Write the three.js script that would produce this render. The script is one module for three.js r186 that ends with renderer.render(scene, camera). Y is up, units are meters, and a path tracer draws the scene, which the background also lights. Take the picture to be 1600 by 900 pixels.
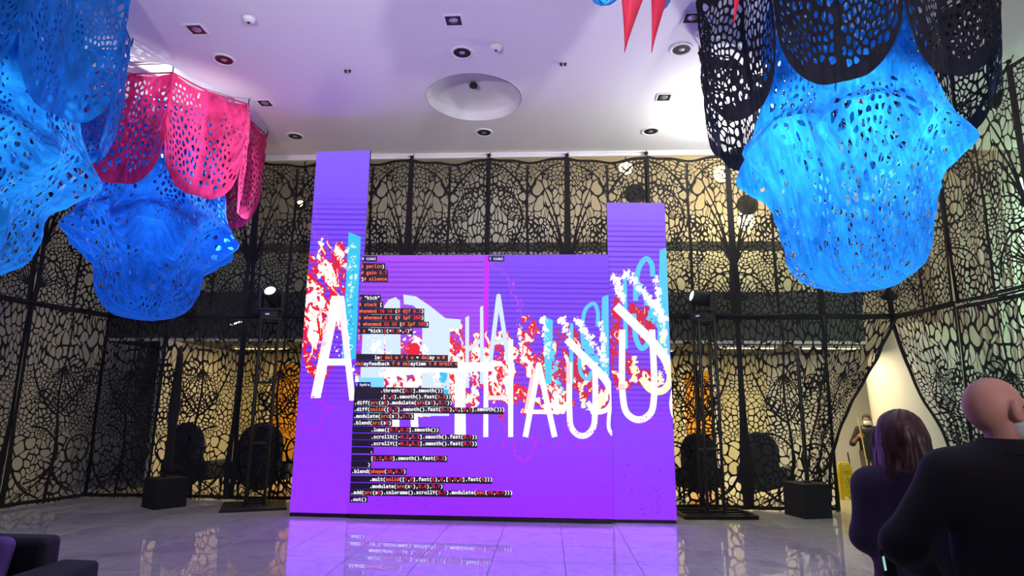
import * as THREE from 'three';
import { mergeGeometries } from 'three/addons/utils/BufferGeometryUtils.js';
import { RoundedBoxGeometry } from 'three/addons/geometries/RoundedBoxGeometry.js';
import { RectAreaLightUniformsLib } from 'three/addons/lights/RectAreaLightUniformsLib.js';
RectAreaLightUniformsLib.init();

// ---------------------------------------------------------------- camera, exposure
const scene = new THREE.Scene();
const FOCAL = 954.05, EYE = 1.68, PITCH = 0.1923, YAW = 0.0587, ROLL = 0.0106;
const EXPOSURE = 1.0;
const V = (x, y, z) => new THREE.Vector3(x, y, z);
const camF = V(-Math.sin(YAW) * Math.cos(PITCH), Math.sin(PITCH), -Math.cos(YAW) * Math.cos(PITCH));
const camR0 = V(Math.cos(YAW), 0, -Math.sin(YAW)), camU0 = camR0.clone().cross(camF);
const camR = camR0.clone().multiplyScalar(Math.cos(ROLL)).addScaledVector(camU0, Math.sin(ROLL));
const camU = camU0.clone().multiplyScalar(Math.cos(ROLL)).addScaledVector(camR0, -Math.sin(ROLL));
const camera = new THREE.PerspectiveCamera(2 * Math.atan(450 / FOCAL) * 180 / Math.PI, 16 / 9, 0.05, 80);
camera.position.set(0, EYE, 0);
camera.quaternion.setFromRotationMatrix(new THREE.Matrix4().makeBasis(camR, camU, camF.clone().negate()));
scene.background = new THREE.Color(0x000000);
const renderer = new THREE.WebGLRenderer();
renderer.toneMapping = THREE.LinearToneMapping;
renderer.toneMappingExposure = EXPOSURE;
renderer.shadowMap.enabled = true;
// light levels (one place to tune them)
const LV = {
  led: 1.06, ledRect: 1.35, headL: 130, headR: 720, flood: 75, bulb: 7, under: 40, upperCool: 5.0, upperWarm: 4.5, upperLeft: 6, tube: 80, stage: 150,
};

// ---------------------------------------------------------------- helpers
const ray = (x, y) => camR.clone().multiplyScalar((x - 800) / FOCAL).addScaledVector(camU, -(y - 450) / FOCAL).add(camF);
const atY = (x, y, h) => { const d = ray(x, y); return d.multiplyScalar((h - EYE) / d.y).add(V(0, EYE, 0)); };
const atZ = (x, y, z) => { const d = ray(x, y); return d.multiplyScalar(z / d.z).add(V(0, EYE, 0)); };
function rng(seed) { let s = seed | 0; return () => { s = (s + 0x6d2b79f5) | 0; let t = Math.imul(s ^ (s >>> 15), 1 | s); t = (t + Math.imul(t ^ (t >>> 7), 61 | t)) ^ t; return ((t ^ (t >>> 14)) >>> 0) / 4294967296; }; }
const lerp = (a, b, t) => a + (b - a) * t, clamp = (x, a, b) => Math.min(b, Math.max(a, x));
function hash2(i, j, s) { let h = Math.imul(i, 374761393) ^ Math.imul(j, 668265263) ^ Math.imul(s + 11, 974711); h = Math.imul(h ^ (h >>> 13), 1274126177); return ((h ^ (h >>> 16)) >>> 0) / 4294967296; }
function noise2(x, y, s = 0) { const i = Math.floor(x), j = Math.floor(y), f = x - i, g = y - j, a = f * f * (3 - 2 * f), b = g * g * (3 - 2 * g); return lerp(lerp(hash2(i, j, s), hash2(i + 1, j, s), a), lerp(hash2(i, j + 1, s), hash2(i + 1, j + 1, s), a), b); }
const fbm = (x, y, s = 0) => 0.5 * noise2(x, y, s) + 0.3 * noise2(x * 2.1, y * 2.1, s + 1) + 0.2 * noise2(x * 4.3, y * 4.3, s + 2);
const used = new Map();
function numbered(n) { const k = used.get(n) ?? 0; used.set(n, k + 1); return k ? n + '_' + String(k).padStart(3, '0') : n; }
function thing(name, label, category, [x, y, z] = [0, 0, 0], turn = 0, group) {
  const o = new THREE.Group(); o.name = numbered(name); o.position.set(x, y, z); o.rotation.y = turn;
  o.userData = { label, category }; if (group) o.userData.group = group; scene.add(o); return o;
}
function part(name, geo, mat, parent, label) { const m = new THREE.Mesh(geo, mat); m.name = name; parent.add(m); if (label) m.userData.label = label; return m; }
function solo(name, geo, mat, label, category, group) { const m = part(numbered(name), geo, mat, scene); m.userData = { label, category }; if (group) m.userData.group = group; return m; }
function struct(name, geo, mat, parent = scene, label) { const m = part(name, geo, mat, parent); m.userData.kind = 'structure'; if (label) m.userData.label = label; return m; }
function dup(o, label) { const c = o.clone(); c.name = numbered(o.name.replace(/_\d{3}$/, '')); c.userData = { ...o.userData }; if (label) c.userData.label = label; scene.add(c); return c; }
const T = (g, x = 0, y = 0, z = 0, rx = 0, ry = 0, rz = 0) => { if (rx) g.rotateX(rx); if (rz) g.rotateZ(rz); if (ry) g.rotateY(ry); return g.translate(x, y, z); };
const box = (w, h, d, x = 0, y = 0, z = 0, ry = 0) => T(new THREE.BoxGeometry(w, h, d), x, y, z, 0, ry);
const rbox = (w, h, d, r, x = 0, y = 0, z = 0, ry = 0) => T(new RoundedBoxGeometry(w, h, d, 2, r), x, y, z, 0, ry);
const cyl = (r1, r2, h, x = 0, y = 0, z = 0, n = 20) => T(new THREE.CylinderGeometry(r1, r2, h, n), x, y, z);
const lathe = (pts, n = 28) => new THREE.LatheGeometry(pts.map(([r, y]) => new THREE.Vector2(r, y)), n);
function bar(a, b, r, n = 8) { const d = b.clone().sub(a), g = new THREE.CylinderGeometry(r, r, d.length(), n); g.applyQuaternion(new THREE.Quaternion().setFromUnitVectors(V(0, 1, 0), d.clone().normalize())); return g.translate((a.x + b.x) / 2, (a.y + b.y) / 2, (a.z + b.z) / 2); }
const tube = (pts, r, n = 40, k = 8) => new THREE.TubeGeometry(new THREE.CatmullRomCurve3(pts), n, r, k);
const merge = (gs) => mergeGeometries(gs.map((g) => { g = g.index ? g.toNonIndexed() : g; for (const k of Object.keys(g.attributes)) if (!['position', 'normal', 'uv'].includes(k)) g.deleteAttribute(k); if (!g.attributes.uv) g.setAttribute('uv', new THREE.BufferAttribute(new Float32Array(g.attributes.position.count * 2), 2)); return g; }));
const mat = (color, roughness = 0.8, more = {}) => new THREE.MeshStandardMaterial({ color, roughness, ...more });
const phys = (color, roughness, more = {}) => new THREE.MeshPhysicalMaterial({ color, roughness, ...more });
const lin = (r, g, b) => new THREE.Color().setRGB(r, g, b);
function noiseTexture(size, fn, srgb = true) {
  const d = new Uint8Array(size * size * 4);
  for (let y = 0; y < size; y++) for (let x = 0; x < size; x++) { const c = fn(x / size, y / size), i = (y * size + x) * 4; d[i] = c[0]; d[i + 1] = c[1]; d[i + 2] = c[2]; d[i + 3] = 255; }
  const t = new THREE.DataTexture(d, size, size); t.magFilter = THREE.LinearFilter; t.wrapS = t.wrapT = THREE.RepeatWrapping; if (srgb) t.colorSpace = THREE.SRGBColorSpace; t.needsUpdate = true; return t;
}
const rect = (w, h, color, intensity, pos, target) => { const l = new THREE.RectAreaLight(color, intensity, w, h); l.position.copy(pos); scene.add(l); l.lookAt(target); l.name = numbered('area_lamp'); return l; };
const point = (color, intensity, pos, soft = 3) => { const l = new THREE.PointLight(color, intensity); l.position.copy(pos); l.castShadow = true; l.shadow.radius = soft; l.name = numbered('point_lamp'); scene.add(l); return l; };
function spot(color, intensity, pos, target, angle, penumbra, soft = 3) { const l = new THREE.SpotLight(color, intensity, 0, angle, penumbra); l.position.copy(pos); l.target.position.copy(target); l.castShadow = true; l.shadow.radius = soft; l.name = numbered('spot_lamp'); scene.add(l, l.target); return l; }

// surface mesher for figures (naive surface nets)
function nets(f, lo, hi, h) {
  const n = [0, 1, 2].map((k) => Math.ceil((hi[k] - lo[k]) / h) + 1), [nx, ny, nz] = n, val = new Float32Array(nx * ny * nz), id = (i, j, k) => (k * ny + j) * nx + i;
  for (let k = 0; k < nz; k++) for (let j = 0; j < ny; j++) for (let i = 0; i < nx; i++) val[id(i, j, k)] = f(lo[0] + i * h, lo[1] + j * h, lo[2] + k * h);
  const vi = new Int32Array(nx * ny * nz).fill(-1), pos = [], idx = [];
  const E2 = [[0, 1], [0, 2], [0, 4], [1, 3], [1, 5], [2, 3], [2, 6], [3, 7], [4, 5], [4, 6], [5, 7], [6, 7]];
  for (let k = 0; k < nz - 1; k++) for (let j = 0; j < ny - 1; j++) for (let i = 0; i < nx - 1; i++) {
    const c = []; let m = 0; for (let q = 0; q < 8; q++) { c[q] = val[id(i + (q & 1), j + ((q >> 1) & 1), k + (q >> 2))]; if (c[q] < 0) m++; }
    if (!m || m === 8) continue;
    let x = 0, y = 0, z = 0, w = 0;
    for (const [a, b] of E2) if ((c[a] < 0) !== (c[b] < 0)) { const t = c[a] / (c[a] - c[b]); x += lerp(a & 1, b & 1, t); y += lerp((a >> 1) & 1, (b >> 1) & 1, t); z += lerp(a >> 2, b >> 2, t); w++; }
    vi[id(i, j, k)] = pos.length / 3; pos.push(lo[0] + (i + x / w) * h, lo[1] + (j + y / w) * h, lo[2] + (k + z / w) * h);
  }
  const quad = (a, b, c, d, flip) => { if (a < 0 || b < 0 || c < 0 || d < 0) return; if (flip) idx.push(a, c, b, a, d, c); else idx.push(a, b, c, a, c, d); };
  for (let k = 1; k < nz - 1; k++) for (let j = 1; j < ny - 1; j++) for (let i = 1; i < nx - 1; i++) {
    const s = val[id(i, j, k)] < 0;
    if (s !== val[id(i + 1, j, k)] < 0) quad(vi[id(i, j - 1, k - 1)], vi[id(i, j, k - 1)], vi[id(i, j, k)], vi[id(i, j - 1, k)], !s);
    if (s !== val[id(i, j + 1, k)] < 0) quad(vi[id(i - 1, j, k - 1)], vi[id(i - 1, j, k)], vi[id(i, j, k)], vi[id(i, j, k - 1)], !s);
    if (s !== val[id(i, j, k + 1)] < 0) quad(vi[id(i - 1, j - 1, k)], vi[id(i, j - 1, k)], vi[id(i, j, k)], vi[id(i - 1, j, k)], !s);
  }
  const g = new THREE.BufferGeometry(); g.setAttribute('position', new THREE.Float32BufferAttribute(pos, 3)); g.setIndex(idx); g.computeVertexNormals(); return g;
}
// distance to a tapered bone, flattened by f in z
function bone(a, b, ra, rb, f = 1) {
  const d = [b[0] - a[0], b[1] - a[1], b[2] - a[2]], l = d[0] * d[0] + d[1] * d[1] + d[2] * d[2] || 1e-9;
  return (x, y, z) => { const t = clamp(((x - a[0]) * d[0] + (y - a[1]) * d[1] + (z - a[2]) * d[2]) / l, 0, 1), u = x - a[0] - d[0] * t, v = y - a[1] - d[1] * t, w = (z - a[2] - d[2] * t) / f; return (Math.sqrt(u * u + v * v + w * w) - lerp(ra, rb, t)) * Math.min(1, f); };
}
const ellip = (c, r) => (x, y, z) => { const a = (x - c[0]) / r[0], b = (y - c[1]) / r[1], d = (z - c[2]) / r[2], q = Math.sqrt(a * a + b * b + d * d); return (q - 1) * Math.min(...r); };
const blend = (fs, k) => (x, y, z) => { let r = 1e9; for (const f of fs) { const d = f(x, y, z); if (r > 1e8) { r = d; continue; } const h = clamp(0.5 + 0.5 * (r - d) / k, 0, 1); r = lerp(r, d, h) - k * h * (1 - h); } return r; };

// ---------------------------------------------------------------- materials
const M = {
  wall: mat(lin(0.62, 0.61, 0.58), 0.9), cream: mat(lin(0.62, 0.56, 0.38), 0.85), ceiling: mat(lin(0.78, 0.77, 0.78), 0.9), white: mat(lin(0.8, 0.8, 0.8), 0.6), fascia: mat(lin(0.08, 0.085, 0.09), 0.8),
  blackMetal: mat(lin(0.012, 0.012, 0.013), 0.35, { metalness: 0.3 }), black: mat(lin(0.012, 0.012, 0.012), 0.6), matte: mat(lin(0.01, 0.01, 0.011), 0.95), chrome: mat(lin(0.55, 0.55, 0.55), 0.25, { metalness: 1 }),
  lace: mat(lin(0.011, 0.0105, 0.0105), 0.95, { side: THREE.DoubleSide }), orange: mat(lin(0.75, 0.33, 0.02), 0.6), joint: mat(lin(0.09, 0.085, 0.08), 0.9),
};
{ // faint weave relief for the felt, speckle for the plaster
  const weave = noiseTexture(128, (x, y) => { const v = 120 + 90 * (hash2(Math.floor(x * 128), Math.floor(y * 128), 5) - 0.5); return [v, v, v]; }, false);
  M.lace.bumpMap = weave; M.lace.bumpScale = 0.001;
}

// ---------------------------------------------------------------- the setting
const CEIL = 6.55, BACKZ = -11.1, CORNER_L = -8.35, CORNER_R = 6.12, REARZ = -15.6, WESTX = -9.8, EASTX = 10.2;
{ // floor: a bed with sunken joints, large polished tiles lying on it, plain slabs where the tiles cannot be told apart
  const X0 = 0.19 - 0.805 * 11, Z0 = -13.65, NX = 21, NZ = 12, P = 0.805, x1 = X0 + NX * P, z1 = Z0 + NZ * P;
  const tex = [0, 1, 2, 3].map((s) => noiseTexture(128, (x, y) => { const c = fbm(x * 5, y * 5, 20 + s * 7), v = Math.pow(1 - Math.abs(fbm(x * 3 + c, y * 3, 60 + s) * 2 - 1), 12); const b = 204 + 16 * (c - 0.5) - 14 * v + 5 * (hash2(x * 128 | 0, y * 128 | 0, s) - 0.5); return [b, b - 5, b - 11]; }));
  const tm = tex.map((t) => phys(lin(0.95, 0.92, 0.92), 0.014, { map: t, ior: 1.75 }));
  const plain = phys(lin(0.6, 0.57, 0.54), 0.04, { ior: 1.75 });
  const bed = struct('floor', box(EASTX - WESTX + 0.4, 0.2, 22.6, (EASTX + WESTX) / 2, -0.104, -4.5), M.joint);
  const tg = rbox(P - 0.006, 0.03, P - 0.006, 0.002, 0, -0.0148, 0);
  for (let i = 0; i < NX; i++) for (let j = 0; j < NZ; j++) { const t = part('floor_tile', tg, tm[(i * 7 + j * 3 + ((i * j) % 5)) % 4], bed); t.position.set(X0 + (i + 0.5) * P, 0, Z0 + (j + 0.5) * P); t.rotation.y = ((i + j * 2) % 4) * Math.PI / 2; }
  const slab = (xa, xb, za, zb) => part('floor_slab', box(xb - xa, 0.03, zb - za, (xa + xb) / 2, -0.0148, (za + zb) / 2), plain, bed);
  slab(WESTX, EASTX, REARZ, Z0 - 0.003); slab(WESTX, EASTX, z1 + 0.003, 6.6); slab(WESTX, X0 - 0.003, Z0, z1); slab(x1 + 0.003, EASTX, Z0, z1);
}
const DOME = V(-1.17, CEIL, -9.02), DR = 0.785;
{
  const s = new THREE.Shape(); s.moveTo(WESTX, -6.6); s.lineTo(EASTX, -6.6); s.lineTo(EASTX, 11.35); s.lineTo(WESTX, 11.35); s.closePath();
  const h = new THREE.Path(); h.absarc(DOME.x, -DOME.z, DR, 0, Math.PI * 2, true); s.holes.push(h);
  const g = new THREE.ExtrudeGeometry(s, { depth: 0.3, bevelEnabled: false, curveSegments: 64 }); g.rotateX(-Math.PI / 2); g.translate(0, CEIL, 0);
  const c = struct('ceiling', g, M.ceiling);
  const dome = part('dome', T(lathe([[DR + 0.02, 0.08], [DR, 0.0], [DR - 0.03, -0.006], [DR - 0.035, 0.15], [DR - 0.08, 0.155], [0.6, 0.22], [0.3, 0.27], [0, 0.285]], 64), DOME.x, CEIL, DOME.z), mat(lin(0.72, 0.72, 0.73), 0.9, { side: THREE.DoubleSide }), c, 'round recessed dome');
  part('dome_fitting', T(lathe([[0, 0], [0.06, 0], [0.07, 0.03], [0.05, 0.06]], 20), DOME.x - 0.02, CEIL + 0.2, DOME.z), M.black, dome, 'small black fitting');
  struct('trim_1', merge([box(CORNER_R - CORNER_L + 1.2, 0.09, 0.05, -1.1, CEIL - 0.045, -11.2), box(CORNER_R - CORNER_L + 1.2, 0.03, 0.09, -1.1, CEIL - 0.015, -11.2)]), M.white);
  struct('wall_front', box(EASTX - WESTX + 0.4, 8, 0.2, 0.2, 4, 6.75), M.wall);
  struct('wall_left', box(0.2, 8, 22.6, WESTX - 0.1, 4, -4.5), M.wall);
  struct('wall_right', box(0.2, 8, 22.6, EASTX + 0.1, 4, -4.5), M.wall);
  struct('wall_back', box(EASTX - WESTX + 0.4, 8, 0.2, 0.2, 4, REARZ - 0.1), M.wall);
  struct('ceiling_rear', box(EASTX - WESTX, 0.2, 4.6, 0.2, 7.8, -13.4), M.ceiling);
  struct('wall_bulkhead', box(EASTX - WESTX, 0.95, 0.12, 0.2, 7.2, -11.4), M.ceiling);
  struct('wall_lower', box(15.2, 2.98, 0.08, -2.2, 1.49, REARZ + 0.05), M.cream);
  struct('mezzanine', box(16.4, 1.13, 2.5, -1.6, 3.575, -14.3), M.fascia, scene, 'dark grey mezzanine slab with plain fascia');
  struct('wall_partition', box(0.12, 3.0, 3.1, -8.1, 1.5, -14.0), M.wall);
  struct('trim_2', box(16.4, 0.06, 0.05, -1.6, 3.06, -13.03), M.white);
  struct('baseboard_back', box(15.2, 0.12, 0.03, -2.2, 0.06, REARZ + 0.11), M.white);
}

// ---------------------------------------------------------------- cut-out felt: cells with rounded holes, webs between them
// sites are [x, y, r]; r is the room a site claims
function scatter(W, H, fixed, rad, seed, tries) {
  const R = rng(seed), s = fixed.map((a) => [...a]), G = 0.1, grid = new Map(), key = (i, j) => i * 4096 + j, add = (q) => { const k = key(Math.floor(q[0] / G), Math.floor(q[1] / G)); grid.has(k) ? grid.get(k).push(q) : grid.set(k, [q]); }; s.forEach(add); const most = Math.max(0.2, ...s.map((q) => q[2]));
  for (let k = 0; k < tries; k++) {
    const x = R() * W, y = R() * H, r = rad(x, y, R), m0 = Math.ceil(0.5 * (r + most) / G), ci = Math.floor(x / G), cj = Math.floor(y / G);
    let ok = r > 0; for (let i = ci - m0; ok && i <= ci + m0; i++) for (let j = cj - m0; ok && j <= cj + m0; j++) for (const q of grid.get(key(i, j)) ?? []) { const dx = q[0] - x, dy = q[1] - y, m = 0.5 * (r + q[2]); if (dx * dx + dy * dy < m * m) { ok = false; break; } }
    if (ok) { const q = [x, y, r]; s.push(q); add(q); }
  }
  return s;
}
function cellsOf(sites, W, H, far = 0.8) {
  const out = [];
  sites.forEach((p, i) => {
    const near = []; for (let j = 0; j < sites.length; j++) if (j !== i) { const dx = sites[j][0] - p[0], dy = sites[j][1] - p[1], d = dx * dx + dy * dy; if (d < far * far) near.push([d, j]); }
    near.sort((a, b) => a[0] - b[0]);
    let poly = [[0, 0], [W, 0], [W, H], [0, H]], reach = 9;
    for (const [d, j] of near) {
      if (d > 4 * reach) break;
      const q = sites[j], nx = q[0] - p[0], ny = q[1] - p[1], c = (q[0] * q[0] + q[1] * q[1] - p[0] * p[0] - p[1] * p[1]) / 2, next = [];
      for (let k = 0; k < poly.length; k++) { const a = poly[k], b = poly[(k + 1) % poly.length], da = a[0] * nx + a[1] * ny - c, db = b[0] * nx + b[1] * ny - c; if (da <= 0) next.push(a); if ((da < 0) !== (db < 0) && da !== db) { const t = da / (da - db); next.push([a[0] + (b[0] - a[0]) * t, a[1] + (b[1] - a[1]) * t]); } }
      poly = next; if (poly.length < 3) break;
      reach = 0; for (const v of poly) reach = Math.max(reach, (v[0] - p[0]) ** 2 + (v[1] - p[1]) ** 2);
    }
    if (poly.length > 2) out.push({ poly, site: p });
  });
  return out;
}
// web(cell centre, size) = width of the web, or Infinity for no hole; map turns sheet coordinates into space
function cutFelt(cells, web, map, step = 0.08, power = 7) {
  const pos = [], idx = []; let n = 0; const put = (x, y) => { const p = map(x, y); pos.push(p[0], p[1], p[2]); return n++; };
  for (const { poly, site } of cells) {
    let cx = 0, cy = 0; for (const v of poly) { cx += v[0] / poly.length; cy += v[1] / poly.length; }
    const ed = poly.map((a, k) => { const b = poly[(k + 1) % poly.length], l = Math.hypot(b[0] - a[0], b[1] - a[1]) || 1e-9; const nx = (b[1] - a[1]) / l, ny = -(b[0] - a[0]) / l; return [nx, ny, (a[0] - cx) * nx + (a[1] - cy) * ny]; });
    const size = Math.min(...ed.map((e) => e[2])), w = web(cx, cy, size, site) / 2, open = size - w > 0.0032;
    const ring = []; poly.forEach((a, k) => { const b = poly[(k + 1) % poly.length], m = Math.max(1, Math.ceil(Math.hypot(b[0] - a[0], b[1] - a[1]) / step)); for (let q = 0; q < m; q++) ring.push([lerp(a[0], b[0], q / m), lerp(a[1], b[1], q / m)]); });
    if (ring.length < 3) continue;
    const o0 = n; ring.forEach((p) => put(p[0], p[1]));
    if (!open) { const c = put(cx, cy); ring.forEach((_, k) => idx.push(o0 + k, o0 + (k + 1) % ring.length, c)); continue; }
    const more = []; ring.forEach((p, k) => { const q = ring[(k + 1) % ring.length]; more.push([p, k, k]); if (ring.length < 14) more.push([[(p[0] + q[0]) / 2, (p[1] + q[1]) / 2], k, (k + 1) % ring.length]); });
    const i0 = n;
    for (const [p] of more) { const dx = p[0] - cx, dy = p[1] - cy, l = Math.hypot(dx, dy) || 1e-9; let s = 0; for (const e of ed) { const c = (dx * e[0] + dy * e[1]) / l; if (c > 0) s += Math.pow(c / Math.max(0.003, e[2] - w), power); } const r = Math.min(Math.pow(s, -1 / power), l * 0.985); put(cx + dx / l * r, cy + dy / l * r); }
    const L = ring.length;
    if (more.length > L) for (let k = 0; k < L; k++) { const k2 = (k + 1) % L, a = i0 + 2 * k, m = a + 1, b = i0 + 2 * k2; idx.push(o0 + k, m, a, o0 + k, o0 + k2, m, o0 + k2, b, m); }
    else for (let k = 0; k < L; k++) { const k2 = (k + 1) % L; idx.push(o0 + k, o0 + k2, i0 + k2, o0 + k, i0 + k2, i0 + k); }
  }
  const g = new THREE.BufferGeometry(); g.setAttribute('position', new THREE.Float32BufferAttribute(pos, 3)); g.setIndex(idx); return g;
}
// a flat ribbon along a polyline [[x, y, width] ...], laid in the same sheet
function ribbon(line, map, close = false) {
  const pos = [], idx = [], L = line.length;
  line.forEach((p, k) => { const a = line[close ? (k + L - 1) % L : Math.max(0, k - 1)], b = line[close ? (k + 1) % L : Math.min(L - 1, k + 1)], dx = b[0] - a[0], dy = b[1] - a[1], l = Math.hypot(dx, dy) || 1e-9, h = p[2] / 2; for (const s of [-1, 1]) pos.push(...map(p[0] - dy / l * h * s, p[1] + dx / l * h * s, 0.003)); });
  for (let k = 0; k < (close ? L : L - 1); k++) { const a = 2 * k, b = 2 * ((k + 1) % L); idx.push(a, a + 1, b + 1, a, b + 1, b); }
  const g = new THREE.BufferGeometry(); g.setAttribute('position', new THREE.Float32BufferAttribute(pos, 3)); g.setIndex(idx); return g;
}
function curveLine(pts, w0, w1, n = 16) { const c = new THREE.CatmullRomCurve3(pts.map((p) => V(p[0], p[1], 0))); return Array.from({ length: n + 1 }, (_, k) => { const p = c.getPoint(k / n); return [p.x, p.y, lerp(w0, w1, k / n)]; }); }
const circleLine = (x, y, r, w, a0 = 0, a1 = Math.PI * 2, n = 28) => Array.from({ length: n + 1 }, (_, k) => { const a = lerp(a0, a1, k / n); return [x + r * Math.cos(a), y + r * Math.sin(a), w]; });
function flat(gs) { const g = mergeGeometries(gs.map((q) => { const t = q.toNonIndexed(); return t; })); g.computeVertexNormals(); const p = g.attributes.position, uv = new Float32Array(p.count * 2); for (let i = 0; i < p.count; i++) { uv[2 * i] = p.getX(i) * 8 + p.getZ(i) * 8; uv[2 * i + 1] = p.getY(i) * 8; } g.setAttribute('uv', new THREE.BufferAttribute(uv, 2)); return g; }

const PW = 1.51, UH = 3.12, LH = 3.3;          // width of a panel, height of the upper and of the lower tier
const rosette = (x, y, r, n) => [[x, y, r], ...Array.from({ length: n }, (_, k) => [x + r * Math.cos(k * 2 * Math.PI / n), y + r * Math.sin(k * 2 * Math.PI / n), r])];
// sheets are laid out in a stretched height so that holes come out long where the pattern has leaves and drops
function stretchOf(H, e) { const N = 400, f = [0]; for (let k = 1; k <= N; k++) f.push(f[k - 1] + H / N / e(H * (k - 0.5) / N)); return { total: f[N], to: (y) => { const t = clamp(y / H * N, 0, N - 1e-6), k = Math.floor(t); return lerp(f[k], f[k + 1], t - k); }, from: (v) => { let a = 0, b = N; while (b - a > 1) { const m = (a + b) >> 1; f[m] <= v ? (a = m) : (b = m); } return H / N * (a + clamp((v - f[a]) / (f[a + 1] - f[a]), 0, 1)); } }; }
const US = stretchOf(UH, (y) => (y < 0.35 ? 0.9 : y < 1.75 ? 1.7 : y < 2.2 ? 1.0 : 1.5)), LS = stretchOf(LH, (y) => (y < 1.05 ? 2.3 : y < 1.9 ? 1.05 : y < 2.25 ? 0.85 : 1.35));
// upper tier: a tree on one seam (x = 0), a ring of grapes on the other (x = PW)
function upperSheet() {
  const fixed = [];
  for (const [x, y, r] of [[0.4, 0.88, 0.3], [0.2, 1.1, 0.17], [0.3, 1.5, 0.2], [0.6, 0.6, 0.26], [0.55, 1.3, 0.14], [PW - 0.16, 0.95, 0.24], [PW - 0.15, 1.62, 0.2], [PW - 0.52, 1.3, 0.18], [0.93, 0.8, 0.2], [0.92, 2.55, 0.2], [0.3, 2.6, 0.18], [1.15, 2.5, 0.16], [0.12, 0.75, 0.13]]) fixed.push([x, US.to(y), r]);
  for (const [x, y] of [[1.14, 0.7], [1.0, 1.05], [1.16, 1.0], [PW - 0.12, 1.3], [PW - 0.08, 0.72], [0.66, 1.95], [1.05, 1.9], [0.4, 2.1], [1.3, 2.05], [0.85, 2.1]]) fixed.push(...rosette(x, US.to(y), 0.05, 6));
  return scatter(PW, US.total, fixed, (x, v) => { const c = fbm(x * 5, v * 5, 3), t = US.from(v); return t < 0.35 ? 0.04 + 0.045 * c : t > 1.75 && t < 2.3 ? 0.04 + 0.04 * c : 0.036 + 0.17 * c * c * c; }, 71, 22000);
}
function upperLines() {
  const c = [];
  c.push(curveLine([[0.02, 0], [0.02, 1], [0.03, 2], [0.05, 2.6], [0.03, UH]], 0.06, 0.12)); c.push(curveLine([[PW - 0.02, 0], [PW - 0.02, UH]], 0.05, 0.07)); c.push(curveLine([[PW / 2, 0.1], [PW / 2 + 0.01, 1], [PW / 2 - 0.01, 2], [PW / 2, UH]], 0.045, 0.06));
  c.push(circleLine(PW, 1.22, 0.66, 0.035, Math.PI * 0.5, Math.PI * 1.5)); c.push(curveLine([[PW / 2, 0.75], [0.98, 0.42], [1.25, 0.16], [PW, 0.1]], 0.05, 0.03)); c.push(curveLine([[PW / 2, 0.75], [0.55, 0.35], [0.3, 0.18], [0.1, 0.12]], 0.04, 0.025));
  for (const [a, b] of [[0.5, 0.45], [0.42, 0.9], [0.36, 1.3], [0.3, 1.75]]) c.push(curveLine([[0.04, 2.15], [0.12 + a * 0.2, lerp(2.0, b, 0.5)], [a, b]], 0.045, 0.02));
  for (let k = 0; k < 9; k++) { const a = -0.15 + k * 0.16; c.push(curveLine([[0.04, 2.85], [0.04 + 0.3 * Math.sin(a), 2.85 - 0.26 * Math.cos(a)], [0.04 + 0.52 * Math.sin(a), 2.85 - 0.46 * Math.cos(a)]], 0.03, 0.018, 8)); }
  c.push(circleLine(0.04, 2.85, 0.56, 0.035, -Math.PI * 0.55, 0.1)); c.push(circleLine(PW, 2.75, 0.5, 0.03, Math.PI * 0.95, Math.PI * 1.5)); c.push(curveLine([[0, 0.03], [PW, 0.03]], 0.06, 0.06)); c.push(curveLine([[0, UH - 0.03], [PW, UH - 0.03]], 0.05, 0.05));
  for (const [x, y, r] of [[0.3, 0.62, 0.05], [1.12, 0.92, 0.13], [1.0, 1.12, 0.12], [0.66, 2.0, 0.13], [1.05, 1.95, 0.13]]) c.push(circleLine(x, y, r, 0.022, 0, Math.PI * 2, 18));
  return c;
}
// lower tier: hanging drops at the top, blossoms and a fan in the middle, ovals near the floor
function lowerSheet() {
  const fixed = [];
  const J = rng(17); for (let k = 0; k < 11; k++) for (const y of [0.2, 0.55, 0.85]) if (J() < 0.8) fixed.push([0.07 + k * 0.135 + (J() - 0.5) * 0.05, LS.to(y + 0.09 * (k % 2) + (J() - 0.5) * 0.1), 0.085]);
  for (const [x, y, r] of [[1.12, 2.36, 0.27], [1.27, 2.6, 0.24], [0.33, 2.3, 0.22], [0.2, 2.65, 0.2], [0.62, 2.45, 0.13], [0.5, 2.85, 0.16], [1.34, 2.95, 0.15], [0.14, 2.2, 0.16]]) fixed.push([x, LS.to(y), r]);
  const big = fixed.filter(([x, v]) => !(Math.hypot((x - 1.2) / 0.2, (v - LS.to(0.5)) / 0.16) < 1)); big.push([1.2, LS.to(0.5), 0.34]);
  for (const [x, y] of [[0.98, 1.12], [1.25, 1.2], [1.12, 1.38], [0.55, 1.5], [0.75, 1.72], [0.95, 1.65], [0.45, 2.05], [0.85, 2.05], [0.3, 1.65], [1.3, 1.75], [0.15, 1.35]]) big.push(...rosette(x, LS.to(y), 0.05, 6));
  return scatter(PW, LS.total, big, (x, v) => { const c = fbm(x * 5, v * 5, 8), t = LS.from(v); return t < 1.05 ? 0.034 + 0.05 * c : t < 2.25 ? 0.036 + 0.05 * c : 0.036 + 0.13 * c * c; }, 29, 22000);
}
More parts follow.
